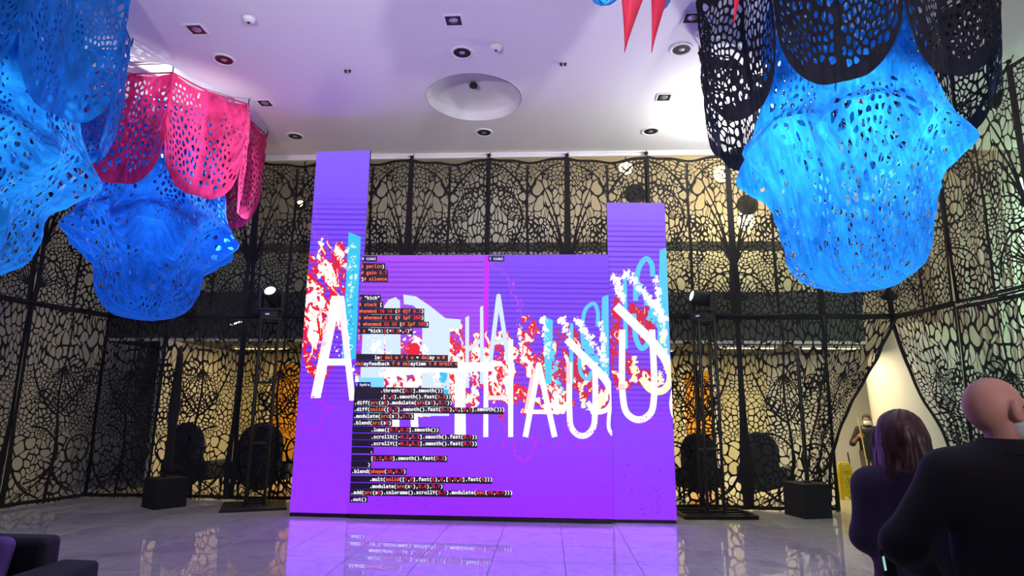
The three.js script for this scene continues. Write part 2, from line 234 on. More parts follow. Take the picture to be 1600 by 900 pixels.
function lowerLines() {
  const c = [];
  c.push(curveLine([[0.02, 0], [0.02, 1], [0.03, 2], [0.06, 2.8], [0.03, LH]], 0.05, 0.12)); c.push(curveLine([[PW - 0.02, 0], [PW - 0.02, LH]], 0.05, 0.06)); c.push(curveLine([[PW / 2, 0], [PW / 2, 1.3], [PW / 2 + 0.02, 2.2], [PW / 2, LH]], 0.03, 0.06));
  for (let k = 0; k < 9; k++) { const x = lerp(0.35, 1.2, k / 8); c.push(curveLine([[PW / 2, 1.0], [lerp(PW / 2, x, 0.6), 1.3], [x, 1.62]], 0.022, 0.016, 8)); }
  c.push(curveLine([[1.32, 1.0], [1.12, 1.35], [0.9, 1.7], [0.76, 1.85]], 0.035, 0.03)); c.push(curveLine([[0.2, 1.0], [0.38, 1.4], [0.6, 1.72], [0.75, 1.85]], 0.035, 0.03));
  c.push(circleLine(0.35, 2.5, 0.46, 0.035, -Math.PI * 0.5, Math.PI * 0.5)); c.push(circleLine(1.18, 2.45, 0.24, 0.035)); c.push(circleLine(1.2, 2.75, 0.07, 0.03, 0, Math.PI * 2, 14));
  for (const s of [-1, 1]) c.push(curveLine([[PW / 2, 2.75], [PW / 2 + s * 0.18, 3.0], [PW / 2 + s * 0.5, 3.2]], 0.04, 0.03)); c.push(curveLine([[0.04, 2.6], [0.3, 3.0], [0.65, 3.22]], 0.05, 0.03));
  c.push(curveLine([[0, LH - 0.03], [PW, LH - 0.03]], 0.06, 0.06)); c.push(curveLine([[0, 0.03], [PW, 0.03]], 0.06, 0.06));
  for (const [x, y, r] of [[0.98, 1.0, 0.13], [1.25, 1.15, 0.13], [1.1, 1.3, 0.13], [0.55, 1.55, 0.13], [0.95, 1.7, 0.13]]) c.push(circleLine(x, y, r, 0.024, 0, Math.PI * 2, 18));
  return c;
}
const SHEET = { up: { cells: cellsOf(upperSheet(), PW, US.total), lines: upperLines(), st: US }, low: { cells: cellsOf(lowerSheet(), PW, LS.total), lines: lowerLines(), st: LS } };
const webOf = (x, y, size) => 0.011 + 0.019 * Math.pow(noise2(x * 5, y * 5, 4), 1.6) + (size > 0.06 ? 0.006 : 0);
const sway = (x, y) => { const f = Math.sin(Math.PI * clamp(x / PW, 0, 1)); return [x + f * 0.16 * (noise2(x * 3.6 + 9, y * 3.1, 12) - 0.5) + f * 0.09 * (noise2(x * 8, y * 7, 13) - 0.5) + f * 0.03 * (noise2(x * 19, y * 17, 16) - 0.5), y + 0.16 * (noise2(x * 4.5, y * 3, 14) - 0.5) * Math.min(1, y * 4) + 0.08 * (noise2(x * 9, y * 8, 15) - 0.5) * Math.min(1, y * 8)]; };
// sheet coordinates have y downwards; squash lets long drops out of round cells
const laceGeo = (kind, map) => { const { cells, lines, st } = SHEET[kind]; return flat([cutFelt(cells, webOf, (x, v) => map(...sway(x, st.from(v))), 0.06, 8), ...lines.map((l) => ribbon(l, map))]); };
const ripple = (x, y, s) => 0.03 * Math.sin(x * 4.1 + s) * (0.35 + 0.3 * y) + 0.012 * Math.sin(x * 11 + y * 2 + s * 2);
const plainUp = (s) => (x, y, o = 0) => { const sag = 0.1 * Math.sin(Math.PI * x / PW) * Math.exp(-y * 1.4) + 0.02 * Math.sin(x * 9 + s) * Math.exp(-y * 3); return [x, -y - sag, ripple(x, y, s) * Math.min(1, y + 0.1) + o]; };
const wob = (x, y) => x + 0.03 * Math.sin(y * 3.3) * Math.sin(Math.PI * x / PW);
const plainLow = (s) => (x, y, o = 0) => [wob(x, y), -y, ripple(x, y + 1, s) + o];
const GEO = { up: [0, 1.7].map((s) => laceGeo('up', plainUp(s))), low: [0, 2.1].map((s) => laceGeo('low', plainLow(s))) };
const knot = merge([T(new THREE.TorusKnotGeometry(0.022, 0.012, 24, 5, 2, 3), 0, 0.03, 0), bar(V(0, 0.0, 0), V(0.03, 0.12, -0.06), 0.008, 5), bar(V(0, 0.03, 0), V(-0.07, 0.05, 0.02), 0.008, 5), bar(V(0, 0.03, 0), V(-0.05, -0.06, 0.03), 0.007, 5)]);
function hang(kind, geo, label, group, pos, turn, flip, scale = 1) {
  const t = thing('lace_curtain', label, 'curtain', pos, turn, group);
  const m = part('lace_sheet', geo, M.lace, t); m.scale.set(flip ? -scale : scale, 1, 1); if (flip) m.position.x = PW * scale;
  if (kind === 'up') part('tie', knot, M.matte, t, 'black knotted tie at the top corner');
  return t;
}
const TOPY = 6.42, MIDY = 3.32;
{
  const GU = 'upper lace panels of the back curtain', GL = 'lower lace panels of the back curtain';
  const up = { '-5': 'behind the pink pendant', '-4': 'above the left light tower', '-3': 'behind the tall LED column', '-2': 'beside the tall LED column', '-1': 'above the middle of the LED wall', 0: 'behind the shorter LED column', 1: 'above the right light tower', 2: 'with a brown felt disc', 3: 'in the corner behind the bright blue bell' };
  const low = { '-5': 'behind the wrapped pole stand', '-4': 'behind the left light tower', '-3': 'behind the tall LED column', '-2': 'hidden behind the LED wall', '-1': 'hidden behind the middle of the LED wall', 0: 'behind the shorter LED column', 1: 'behind the right light tower', 2: 'beside the thin pole stand' };
  for (let k = -5; k <= 3; k++) {
    const x = 0.38 + PW * k, flip = k % 2 !== 0, last = k === 3, w = last ? (CORNER_R - x) / PW : 1;
    hang('up', GEO.up[k & 1], 'black lace panel tied up under the ceiling ' + up[k], GU, [x, TOPY + 0.02 * (k & 1), BACKZ], 0, flip, w);
    if (!last) hang('low', GEO.low[k & 1], 'black lace panel hanging from rope to floor ' + low[k], GL, [x, MIDY, BACKZ + 0.02], 0, flip);
  }
  { const w = (0.38 - 5 * PW - CORNER_L) / PW; for (const [kind, y, l, g] of [['up', TOPY, 'narrow black lace panel tied up in the left corner of the back curtain', GU], ['low', MIDY, 'narrow black lace panel reaching the floor in the left corner', GL]]) hang(kind, GEO[kind][0], l, g, [CORNER_L, y, BACKZ + (kind === 'low' ? 0.02 : 0)], 0, false, w); }
  const ORD = ['first', 'second', 'third', 'fourth'];
  // left wall, from the corner towards the viewer
  const dl = V(-0.17, 0, 0.985), tl = Math.atan2(-dl.z, dl.x);
  for (let k = 0; k < 4; k++) { const p = V(CORNER_L, 0, BACKZ).addScaledVector(dl, k * PW); hang('up', GEO.up[k & 1], ORD[k] + ' black lace panel from the corner on the left wall, under the ceiling', 'upper lace panels of the left wall', [p.x, TOPY, p.z], tl, k % 2 === 0); hang('low', GEO.low[k & 1], ORD[k] + ' black lace panel from the corner on the left wall, reaching the floor', 'lower lace panels of the left wall', [p.x, MIDY, p.z], tl, k % 2 === 0); }
  // right wall
  const dr = V(0.09, 0, 0.996), tr = Math.atan2(-dr.z, dr.x);
  for (let k = 0; k < 4; k++) {
    const p = V(CORNER_R, 0, BACKZ).addScaledVector(dr, k * PW);
    hang('up', GEO.up[(k + 1) & 1], ORD[k] + ' black lace panel from the corner on the right wall, under the ceiling', 'upper lace panels of the right wall', [p.x, TOPY, p.z], tr, k % 2 === 1);
    if (k) hang('low', GEO.low[k & 1], ORD[k] + ' black lace panel from the corner on the right wall, reaching the floor', 'lower lace panels of the right wall', [p.x, MIDY - 0.06, p.z], tr, k % 2 === 1);
  }
  // the two tied-back panels of the passage: their free edge sweeps away from the corner
  const prof = (pts) => (v) => { for (let k = 1; k < pts.length; k++) if (v <= pts[k][0]) { const t = (v - pts[k - 1][0]) / (pts[k][0] - pts[k - 1][0]); return lerp(pts[k - 1][1], pts[k][1], t * t * (3 - 2 * t) * 0.4 + t * 0.6); } return pts.at(-1)[1]; };
  const eA = prof([[0, 1.21], [0.22, 0.82], [0.36, 0.52], [0.5, 0.24], [0.62, 0.05], [0.75, -0.11], [0.85, -0.18], [1, -0.2]]), lA = prof([[0, 0], [0.2, -0.06], [0.5, -0.3], [0.7, -0.5], [0.85, -0.58], [1, -0.6]]);
  const mapA = (x, y, o = 0) => { const v = y / LH, r = eA(v), l = lA(v), q = x / PW, sq = 1 - (r - l) / 1.21; return [lerp(l, r, q), -y * (1 - 0.05 * sq) + 0.1 * Math.sin(q * Math.PI) * sq, 0.05 + 0.16 * sq + 0.06 * sq * Math.sin(q * 24) + 0.03 * Math.sin(q * 9 + y) + o]; };
  hang('low', laceGeo('low', mapA), 'black lace panel pulled aside towards the pole stand at the passage', null, [4.91, MIDY, BACKZ + 0.03], 0, false);
  const eB = prof([[0, 0], [0.16, 0.17], [0.33, 0.4], [0.47, 0.63], [0.58, 0.93], [0.75, 1.12], [1, 1.22]]);
  const mapB = (x, y, o = 0) => { const v = y / LH, e = eB(v), q = x / PW, sq = e / PW; return [e + q * (PW - e), -y * (1 - 0.05 * sq) + 0.1 * Math.sin(q * Math.PI) * sq, 0.02 + 0.09 * sq * Math.sin(q * 26) + o]; };
  hang('low', laceGeo('low', mapB), 'black lace panel swept aside on the right wall at the passage', null, [CORNER_R, MIDY, BACKZ], tr, false);
  // hems: heavy gathered edges of the swags
  const swag = (map, q, r, s) => tube(Array.from({ length: 14 }, (_, k) => { const y = lerp(0.02, LH * s, k / 13), p = map(PW * q, y, 0.03); return V(...p); }), r, 40, 6);
  const s1 = scene.children.filter((o) => o.name.startsWith('lace_curtain')).slice(-2);
  part('gathered_edge', swag(mapA, 1, 0.022, 0.98), M.lace, s1[0]); part('gathered_edge', swag(mapB, 0, 0.022, 0.98), M.lace, s1[1]);
  // rope along which the lower tier hangs
  const ropeM = mat(lin(0.013, 0.013, 0.013), 0.9);
  const sagRope = (a, b, n, dy) => { const p = []; for (let k = 0; k <= n * 4; k++) { const q = a.clone().lerp(b, k / (n * 4)); q.y -= dy * Math.abs(Math.sin(Math.PI * k / 4)); p.push(q); } return tube(p, 0.016, n * 10, 6); };
  solo('curtain_rope', sagRope(V(CORNER_L, MIDY, BACKZ + 0.06), V(CORNER_R, MIDY + 0.04, BACKZ + 0.06), 9, 0.03), ropeM, 'black rope holding the lower lace tier across the back', 'rope');
  solo('curtain_rope', sagRope(V(CORNER_R, MIDY + 0.04, BACKZ + 0.06), V(CORNER_R, MIDY - 0.06, BACKZ).addScaledVector(dr, 4 * PW), 4, 0.04), ropeM, 'black rope holding the lower lace tier along the right wall', 'rope');
  solo('curtain_rope', sagRope(V(CORNER_L, MIDY, BACKZ + 0.06), V(CORNER_L, MIDY, BACKZ).addScaledVector(dl, 4 * PW), 4, 0.03), ropeM, 'black rope holding the lower lace tier along the left wall', 'rope');
  const disc = new THREE.CylinderGeometry(0.2, 0.2, 0.012, 32).rotateX(Math.PI / 2), dm = phys(lin(0.05, 0.035, 0.02), 1, { transmission: 0.25 });
  for (const [x, y, who] of [[1168, 320, 'sewn into the lace by the blue bell'], [992, 303, 'sewn into the lace above the shorter LED column']]) { const p = atZ(x, y, BACKZ - 0.06); const d = solo('felt_disc', disc, dm, 'round dark brown felt disc ' + who, 'disc'); d.position.copy(p); }
}

// ---------------------------------------------------------------- the three LED screens and what they show
// corners of each lit face in the photograph, used only to place the picture's marks on the face
function homography(src, dst) {
  const A = [], B = []; for (let k = 0; k < 4; k++) { const [x, y] = src[k], [u, v] = dst[k]; A.push([x, y, 1, 0, 0, 0, -u * x, -u * y], [0, 0, 0, x, y, 1, -v * x, -v * y]); B.push(u, v); }
  for (let i = 0; i < 8; i++) { let m = i; for (let r = i + 1; r < 8; r++) if (Math.abs(A[r][i]) > Math.abs(A[m][i])) m = r; [A[i], A[m]] = [A[m], A[i]]; [B[i], B[m]] = [B[m], B[i]]; for (let r = 0; r < 8; r++) if (r !== i) { const f = A[r][i] / A[i][i]; for (let c = i; c < 8; c++) A[r][c] -= f * A[i][c]; B[r] -= f * B[i]; } }
  const h = B.map((b, i) => b / A[i][i]); return (x, y) => { const w = h[6] * x + h[7] * y + 1; return [(h[0] * x + h[1] * y + h[2]) / w, (h[3] * x + h[4] * y + h[5]) / w]; };
}
function painter(w, h, corners) {
  const cv = document.createElement('canvas'); cv.width = w; cv.height = h; const c = cv.getContext('2d'), P = homography(corners, [[0, h], [w, h], [w, 0], [0, 0]]);
  const poly = (pts, fill) => { c.beginPath(); pts.forEach((p, k) => { const q = P(p[0], p[1]); k ? c.lineTo(q[0], q[1]) : c.moveTo(q[0], q[1]); }); c.closePath(); c.fillStyle = fill; c.fill(); };
  const stroke = (pts, width, color) => { const s = curvePts(pts), k = Math.hypot(P(pts[0][0] + 1, pts[0][1])[0] - P(pts[0][0], pts[0][1])[0], 0); c.beginPath(); s.forEach((p, i) => { const q = P(p[0], p[1]); i ? c.lineTo(q[0], q[1]) : c.moveTo(q[0], q[1]); }); c.lineWidth = width * k; c.strokeStyle = color; c.lineCap = 'butt'; c.lineJoin = 'round'; c.stroke(); };
  function curvePts(pts) { if (pts.length < 3 || pts.sharp) return pts; const cr = new THREE.CatmullRomCurve3(pts.map((p) => V(p[0], p[1], 0)), false, 'centripetal'); return cr.getPoints(pts.length * 8).map((p) => [p.x, p.y]); }
  const splash = (x0, y0, x1, y1, spread, n, size, color, seed) => { const R = rng(seed); size *= 0.6; n = Math.round(n * 1.9); for (let k = 0; k < n; k++) { const t = R(), a = R() * 6.3, d = (R() + R() - 1) * spread, cx = lerp(x0, x1, t) + d, cy = lerp(y0, y1, t) + (R() + R() - 1) * spread, s = size * (0.2 + R() * R() * R() * 2.2), m = 8, pts = []; for (let q = 0; q < m; q++) { const b = q / m * 6.283, r = s * (0.25 + 1.0 * R()); const ex = Math.cos(b) * r * (1 + 0.5 * R()), ey = Math.sin(b) * r * (1.1 + R()); pts.push([cx + ex * Math.cos(a * 0.2) - ey * Math.sin(a * 0.2), cy + ex * Math.sin(a * 0.2) + ey * Math.cos(a * 0.2)]); } poly(pts, color); } };
  const text = (x, y, segs, size) => { const o = P(x, y), a = P(x + 1, y), b = P(x, y + 1); c.save(); const k = size / 100; c.setTransform((a[0] - o[0]) * k, (a[1] - o[1]) * k, (b[0] - o[0]) * k, (b[1] - o[1]) * k, o[0], o[1]); c.font = '100px monospace'; c.textBaseline = 'middle'; c.lineWidth = 9; c.lineJoin = 'round'; let at = 0; for (const [s, col] of segs) { c.fillStyle = c.strokeStyle = col; c.strokeText(s, at, 0); c.fillText(s, at, 0); at += c.measureText(s).width; } c.restore(); };
  return { cv, c, P, poly, stroke, splash, text, w, h };
}
const WHITE = '#fffcff', ICE = '#d3e6f8', CYAN = '#58cbfb', RED = '#e80a2e', MAG = '#e214e6', CREAM = '#fff6d0';
function ground(p, stops, box) { // glowing violet with the dark scan lines the picture shows
  const { c, w, h } = p, g = c.createLinearGradient(0, 0, 0, h); for (const [t, col] of stops) g.addColorStop(t, col); c.fillStyle = g; c.fillRect(0, 0, w, h);
  const R = rng(w + h); for (let k = 0; k < 2600; k++) { c.fillStyle = R() < 0.5 ? 'rgba(255,255,255,0.03)' : 'rgba(20,0,90,0.04)'; c.fillRect(R() * w, R() * h, 6 + R() * 30, 2); }
  const [y0, y1, dy] = box; for (let y = y0; y < y1; y += dy) { const f = Math.min(1, (y - y0) / 30, (y1 - y) / 60); p.poly([[400, y], [1100, y + 7], [1100, y + 7 + dy * 0.36], [400, y + dy * 0.36]], `rgba(70,8,190,${0.42 * f})`); }
}
const speck = (p, list, n, size, col, seed) => { const R = rng(seed); for (let k = 0; k < n; k++) { const [x0, y0, x1, y1] = list[Math.floor(R() * list.length)]; const x = lerp(x0, x1, R()), y = lerp(y0, y1, R()), s = size * (0.4 + R()); p.poly([[x - s, y], [x, y - s * 0.7], [x + s, y + s * 0.2], [x + s * 0.1, y + s * 0.8]], col); } };
function outline(p, pts, col, seed, amp = 4) { const R = rng(seed), q = []; for (let k = 0; k < pts.length - 1; k++) for (let m = 0; m < 10; m++) q.push([lerp(pts[k][0], pts[k + 1][0], m / 10) + (R() - 0.5) * amp, lerp(pts[k][1], pts[k + 1][1], m / 10) + (R() - 0.5) * amp]); q.sharp = true; p.stroke(q, 1, col); }
const hardline = (...pts) => { pts.sharp = true; return pts; };

// streaky video noise the screens show: white cores with cream and red rims; blots = [x, y, rx, ry] in the photograph's pixels
function streaks(p, blots, seed, white = 0.6, red = 0.47, step = 0.9, core = WHITE, rimCol = RED) {
  const x0 = Math.min(...blots.map((b) => b[0] - b[2])), x1 = Math.max(...blots.map((b) => b[0] + b[2])), y0 = Math.min(...blots.map((b) => b[1] - b[3])), y1 = Math.max(...blots.map((b) => b[1] + b[3]));
  for (let x = x0; x < x1; x += step) for (let y = y0; y < y1; y += step) {
    let w = -1; for (const b of blots) w = Math.max(w, 1 - Math.hypot((x - b[0]) / b[2], (y - b[1]) / b[3])); if (w < 0) continue;
    const q = fbm(x * 0.05, y * 0.04, seed + 3), v = fbm(x * 0.1 + 5 * q, y * 0.055 + 3 * q, seed) * 0.92 + noise2(x * 0.5, y * 0.28, seed + 8) * 0.08 + 0.2 * Math.min(w, 0.5) - 0.07; if (v < red) continue;
    const a = P0(p, x, y), c = v > white ? core : v > white - 0.022 ? (hash2(x | 0, y | 0, 2) < 0.5 ? CREAM : '#ffe48a') : rimCol; p.c.fillStyle = c; p.c.fillRect(a[0], a[1], p.kx * step + 0.8, p.ky * step + 0.8);
  }
}
const P0 = (p, x, y) => { if (!p.kx) { const a = p.P(700, 600), b = p.P(701, 601); p.kx = Math.abs(b[0] - a[0]); p.ky = Math.abs(b[1] - a[1]); } return p.P(x, y); };
function leftPicture() {
  const p = painter(320, 1984, [[452.1, 800.7], [545.6, 803], [578.7, 234.8], [495.1, 236.8]]);
  ground(p, [[0, '#8560ff'], [0.25, '#7a4bfb'], [0.5, '#7c40f6'], [0.75, '#8a38fb'], [1, '#9a33ff']], [300, 640, 8]);
  p.splash(490, 320, 496, 410, 6, 26, 7, 'rgba(150,70,235,0.55)', 3); p.splash(508, 350, 515, 430, 5, 16, 5, 'rgba(170,60,240,0.5)', 4);
  streaks(p, [[485, 490, 16, 95], [508, 470, 20, 95], [530, 455, 15, 80], [500, 545, 26, 50]], 140, 0.58, 0.43);

  p.poly([[545, 362], [564, 370], [556, 560], [534, 565]], '#34c4ee'); p.splash(552, 380, 543, 560, 8, 70, 4, '#d8f8ff', 8); p.splash(553, 400, 545, 540, 7, 30, 3, '#0fa4e0', 9);
  p.splash(500, 372, 500, 440, 5, 18, 4, WHITE, 10); p.splash(545, 385, 536, 400, 4, 14, 4, WHITE, 14); p.splash(520, 530, 560, 590, 10, 14, 4, WHITE, 141);
  p.poly([[518, 462], [537, 462], [540, 480], [530, 480], [501, 622], [485, 622]], WHITE); p.poly([[527, 462], [538, 462], [556, 626], [546, 626]], '#fff0f4'); p.poly([[500, 560], [549, 560], [550, 571], [497, 571]], WHITE); p.splash(515, 480, 500, 560, 5, 16, 5, '#ffc9cf', 15);
  outline(p, [[468, 650], [480, 676], [500, 668], [510, 640], [500, 622]], '#c81af0', 16, 6); outline(p, [[478, 610], [500, 632], [530, 640]], '#c81af0', 17, 7); speck(p, [[500, 590, 545, 660]], 40, 1.2, '#b51fe8', 18); speck(p, [[460, 690, 540, 790]], 22, 1, '#6a1ad8', 19);
  return p.cv;
}
const DIGITS = /(\d+(?:\.\d+)?|src|solid|shape|osc|perlin|gain|silence|stack|whenmod|djf|lpf|del|delayfeedback|delaytime|delay|orbit|[$#pstfow](?= |$))/g;
const code = (s, all) => s.split(DIGITS).map((x, i) => [x, i % 2 === 0 ? '#ffffff' : /^\d/.test(x) ? '#ff2f2a' : all || /^(src|solid|shape|osc)$/.test(x) ? '#ff6a3c' : '#ffffff']).filter(([x]) => x !== '');
function centrePicture() {
  const p = painter(1600, 1620, [[542.2, 802.7], [959.5, 811.5], [951, 397.2], [566.1, 398.7]]), { c } = p;
  ground(p, [[0, '#7f48f6'], [0.35, '#7d3ff8'], [0.7, '#8a38fc'], [1, '#9828ff']], [404, 640, 8]);
  p.poly([[566, 398], [764, 398], [763, 560], [556, 560]], 'rgba(206,80,238,0.45)'); for (let y = 408; y < 470; y += 8) p.poly([[564, y], [757, y], [757, y + 2.8], [564, y + 2.8]], 'rgba(70,8,190,0.3)');
  p.poly([[758, 400], [763.5, 400], [761, 560], [755, 560]], '#d80ff0'); outline(p, [[566, 408], [757, 408]], '#e01ad0', 30, 2);
  outline(p, [[764, 408], [790, 430], [800, 455], [812, 470], [820, 500]], '#b743f0', 31, 8); p.splash(800, 440, 812, 500, 8, 26, 3, 'rgba(200,80,240,0.6)', 32);
  // red, cyan and white splashes
  streaks(p, [[600, 543, 50, 26], [665, 545, 46, 26]], 150, 0.52, 0.41); streaks(p, [[600, 605, 56, 42], [660, 605, 56, 46]], 160, 0.51, 0.41); streaks(p, [[712, 560, 24, 60], [735, 575, 26, 64], [770, 570, 30, 60]], 170, 0.62, 0.5); streaks(p, [[790, 575, 34, 60], [822, 570, 28, 78], [842, 590, 30, 60]], 180, 0.6, 0.47); streaks(p, [[880, 575, 36, 70], [905, 570, 26, 60]], 190, 0.66, 0.47, 0.9, WHITE, '#d0103a'); streaks(p, [[872, 625, 26, 22], [945, 625, 22, 26]], 195, 0.54, 0.44);
  // ice-blue row, bent like a wave
  p.poly([[600, 478], [607, 468], [618, 464], [625, 470], [626, 560], [602, 560]], ICE); p.poly([[568, 490], [600, 490], [600, 640], [560, 640]], ICE);
  p.poly([[630, 460], [650, 463], [672, 478], [696, 497], [720, 499], [720, 513], [703, 514], [702, 650], [658, 650], [660, 490], [645, 477], [631, 475]], ICE);
  p.poly([[727, 496], [733, 493], [733, 606], [727, 606]], ICE); p.poly([[750, 480], [755, 477], [757, 600], [750, 600]], ICE); p.stroke([[729, 549], [752, 531]], 6, ICE);
  p.stroke(hardline([766, 566], [779, 462], [795, 566]), 7, ICE); p.stroke([[769, 538], [792, 528]], 6, ICE);
  p.poly([[560, 590], [600, 590], [596, 660], [558, 660]], '#7cd6f8'); p.splash(690, 560, 698, 640, 5, 24, 6, '#2fbdf0', 40); p.poly([[849, 494], [864, 500], [862, 600], [852, 600]], '#4fcdf4'); p.splash(857, 520, 875, 610, 7, 40, 5, '#63d5fb', 41); p.poly([[891, 505], [896, 505], [896, 600], [889, 600]], CYAN);
  p.stroke([[912, 545], [910, 510], [916, 482], [928, 474], [934, 486], [934, 510]], 6, CYAN); p.poly([[941, 464], [951, 460], [952, 600], [938, 590]], CYAN); p.stroke([[905, 560], [909, 585], [918, 592], [925, 580]], 6, CYAN); p.splash(915, 530, 945, 590, 8, 50, 6, CYAN, 42);
  p.splash(640, 520, 690, 600, 12, 60, 6, WHITE, 44); p.splash(580, 530, 620, 600, 14, 50, 6, WHITE, 45); p.splash(640, 535, 655, 560, 8, 20, 7, RED, 441); p.splash(705, 540, 730, 590, 12, 20, 4, WHITE, 46); p.splash(735, 580, 745, 620, 5, 20, 5, WHITE, 47);
  p.splash(812, 505, 815, 560, 5, 26, 4, WHITE, 49); p.splash(850, 495, 855, 560, 6, 40, 4, WHITE, 51); p.splash(880, 500, 893, 540, 7, 44, 4, WHITE, 53); p.splash(902, 498, 945, 565, 6, 70, 5, WHITE, 54); p.splash(938, 500, 948, 590, 5, 46, 5, WHITE, 55); p.splash(905, 600, 915, 640, 4, 22, 5, CREAM, 57); p.splash(925, 640, 950, 610, 6, 40, 5, CREAM, 58);
  // white row
  p.poly([[600, 572], [690, 562], [690, 580], [604, 590]], WHITE); p.poly([[613, 640], [624, 640], [624, 668], [610, 668]], WHITE); p.poly([[640, 640], [652, 640], [654, 668], [642, 668]], WHITE);
  p.poly([[680, 566], [772, 566], [770, 580], [680, 582]], WHITE); p.poly([[711, 570], [727, 570], [728, 683], [710, 683]], WHITE); p.poly([[756, 560], [763, 560], [763, 683], [755, 683]], WHITE); p.poly([[794, 530], [802, 530], [802, 683], [794, 683]], WHITE); p.poly([[760, 618], [797, 618], [797, 625], [760, 625]], '#ffe6ea');
  p.stroke(hardline([821, 683], [842, 570], [867, 683]), 9, WHITE); p.poly([[829, 640], [858, 640], [859, 647], [828, 647]], WHITE);
  p.stroke([[890, 566], [890, 640], [893, 668], [904, 680], [916, 680], [927, 668], [930, 640], [930, 566]], 9, WHITE); p.stroke([[957, 620], [952, 650], [952, 670], [958, 680]], 6, WHITE);
  p.stroke([[886, 530], [905, 550], [930, 575], [948, 596], [956, 612]], 12, WHITE); p.stroke([[952, 600], [957, 625], [948, 640], [930, 643], [918, 628]], 8, WHITE); p.stroke([[888, 566], [888, 600]], 6, '#ffd3da'); p.stroke([[832, 585], [822, 640]], 5, '#ffd3da');
  outline(p, [[802, 690], [806, 715], [815, 722], [830, 712], [838, 690], [830, 682]], '#d21ae8', 70, 7); outline(p, [[785, 640], [790, 690], [784, 705]], '#d21ae8', 71, 6); speck(p, [[830, 680, 955, 730], [880, 660, 950, 700]], 170, 1.3, '#c01aee', 72); speck(p, [[860, 720, 950, 790], [570, 780, 680, 800]], 50, 1.1, '#6418d0', 73); p.splash(782, 640, 786, 660, 3, 8, 4, RED, 74); p.splash(655, 728, 658, 734, 1, 3, 2, RED, 75);
  // typed code
  const CW = 4.2, line = (x0, x, y, s, all, size = 7) => { const n = s.length * size * 0.6, a = [x0 - 1, y], b = [x + n + 1.5, y]; const sl = 0.014; p.poly([[x0 - 1, y - 5], [b[0], y - 5 + sl * (b[0] - x0)], [b[0], y + 4.8 + sl * (b[0] - x0)], [x0 - 1, y + 4.8]], '#170a24'); p.stroke([[x0 - 1, y + 5], [Math.max(x, x0 + 20), y + 5.2]], 0.7, '#2b2be8'); p.text(x, y + 0.2 + sl * (x - x0), code(s, all), size); };
  const t7 = (x, y, s) => line(x, x, y, s, true, 6.75);
  t7(564, 415.7, '$ perlin)'); t7(564, 425.6, '# gain 0.7'); t7(564, 435.6, ']# silence'); t7(561, 465, 'p "kick"'); t7(560.5, 475.5, '$ stack ['); t7(560, 485.7, 'whenmod 16 14 (# djf 0.2)'); t7(560, 496, '$ whenmod 8 6 (# lpf 200)'); t7(559, 506, '$ whenmod 32 30 (# lpf 100)'); t7(558.5, 516.5, '$ s "kick:2(<4 2>,8)"');
  p.text(558.5, 526, [['[', '#c0d020']], 7); line(557, 585, 557.8, 'let del w f t o = delay w # ', true, 6.75); t7(555.5, 568, 'delayfeedback f # delaytime t # orbit o');
  for (const [x, y, s, col] of [[566, 404, '0 tidal', '#10062e'], [765, 404, '1 tidal', '#101a80'], [556, 601, '1 hydra', '#1020c0']]) { p.poly([[x - 2, y - 4], [x + 23, y - 4], [x + 23, y + 4.5], [x - 2, y + 4.5]], col); p.poly([[x + 3, y - 3.4], [x + 22, y - 3.4], [x + 22, y + 3.8], [x + 3, y + 3.8]], '#0b0620'); p.text(x - 0.5, y, [[s, '#e8e0ff']], 5.2); }
  const H = [[553.5, 594, 609.5, '.thresh([0.1].smooth())'], [553.5, 594, 619, ',[1,0].smooth().fast(0.3))'], [553, 553, 629, '.diff(src(s0).modulate(src(s1),0.1))'], [552.6, 552.6, 639.4, '.diff(solid([0,1].smooth().fast(0.1),0,[0,1].smooth()))'], [552.2, 552.2, 650, '.modulate(src(s1),0.1)'], [551.8, 551.8, 660.4, '.blend(src(s0)'], [551.2, 579, 671, '.luma([0.7,0.2].smooth())'], [551, 579, 682, '.scrollX([-0.2,0.2].smooth().fast(0.1))'], [550.5, 579, 692.5, '.scrollY([-0.2,0.2].smooth().fast(0.1))'], [550, 578, 703.5, ','], [549.8, 579, 715.5, '[0.2,0.0].smooth().fast(0.2)'], [549.4, 574, 725.5, ')'], [549, 549, 736.5, '.blend(shape(20,0.7)'], [548.5, 577, 748.5, '.mult(solid([1,0].fast(5),0,[1,0,0].fast(4)))'], [548, 577, 759.5, '.modulate(src(s1),0.4),0.1)'], [547.6, 547.6, 769.5, '.add(src(s0).colorama().scrollY(0.1).modulate(osc(16,0.1)))'], [547.2, 547.2, 780.3, '.out()']];
  for (const [x0, x, y, s] of H) line(x0, x, y, s, false, 7.05);
  return p.cv;
}
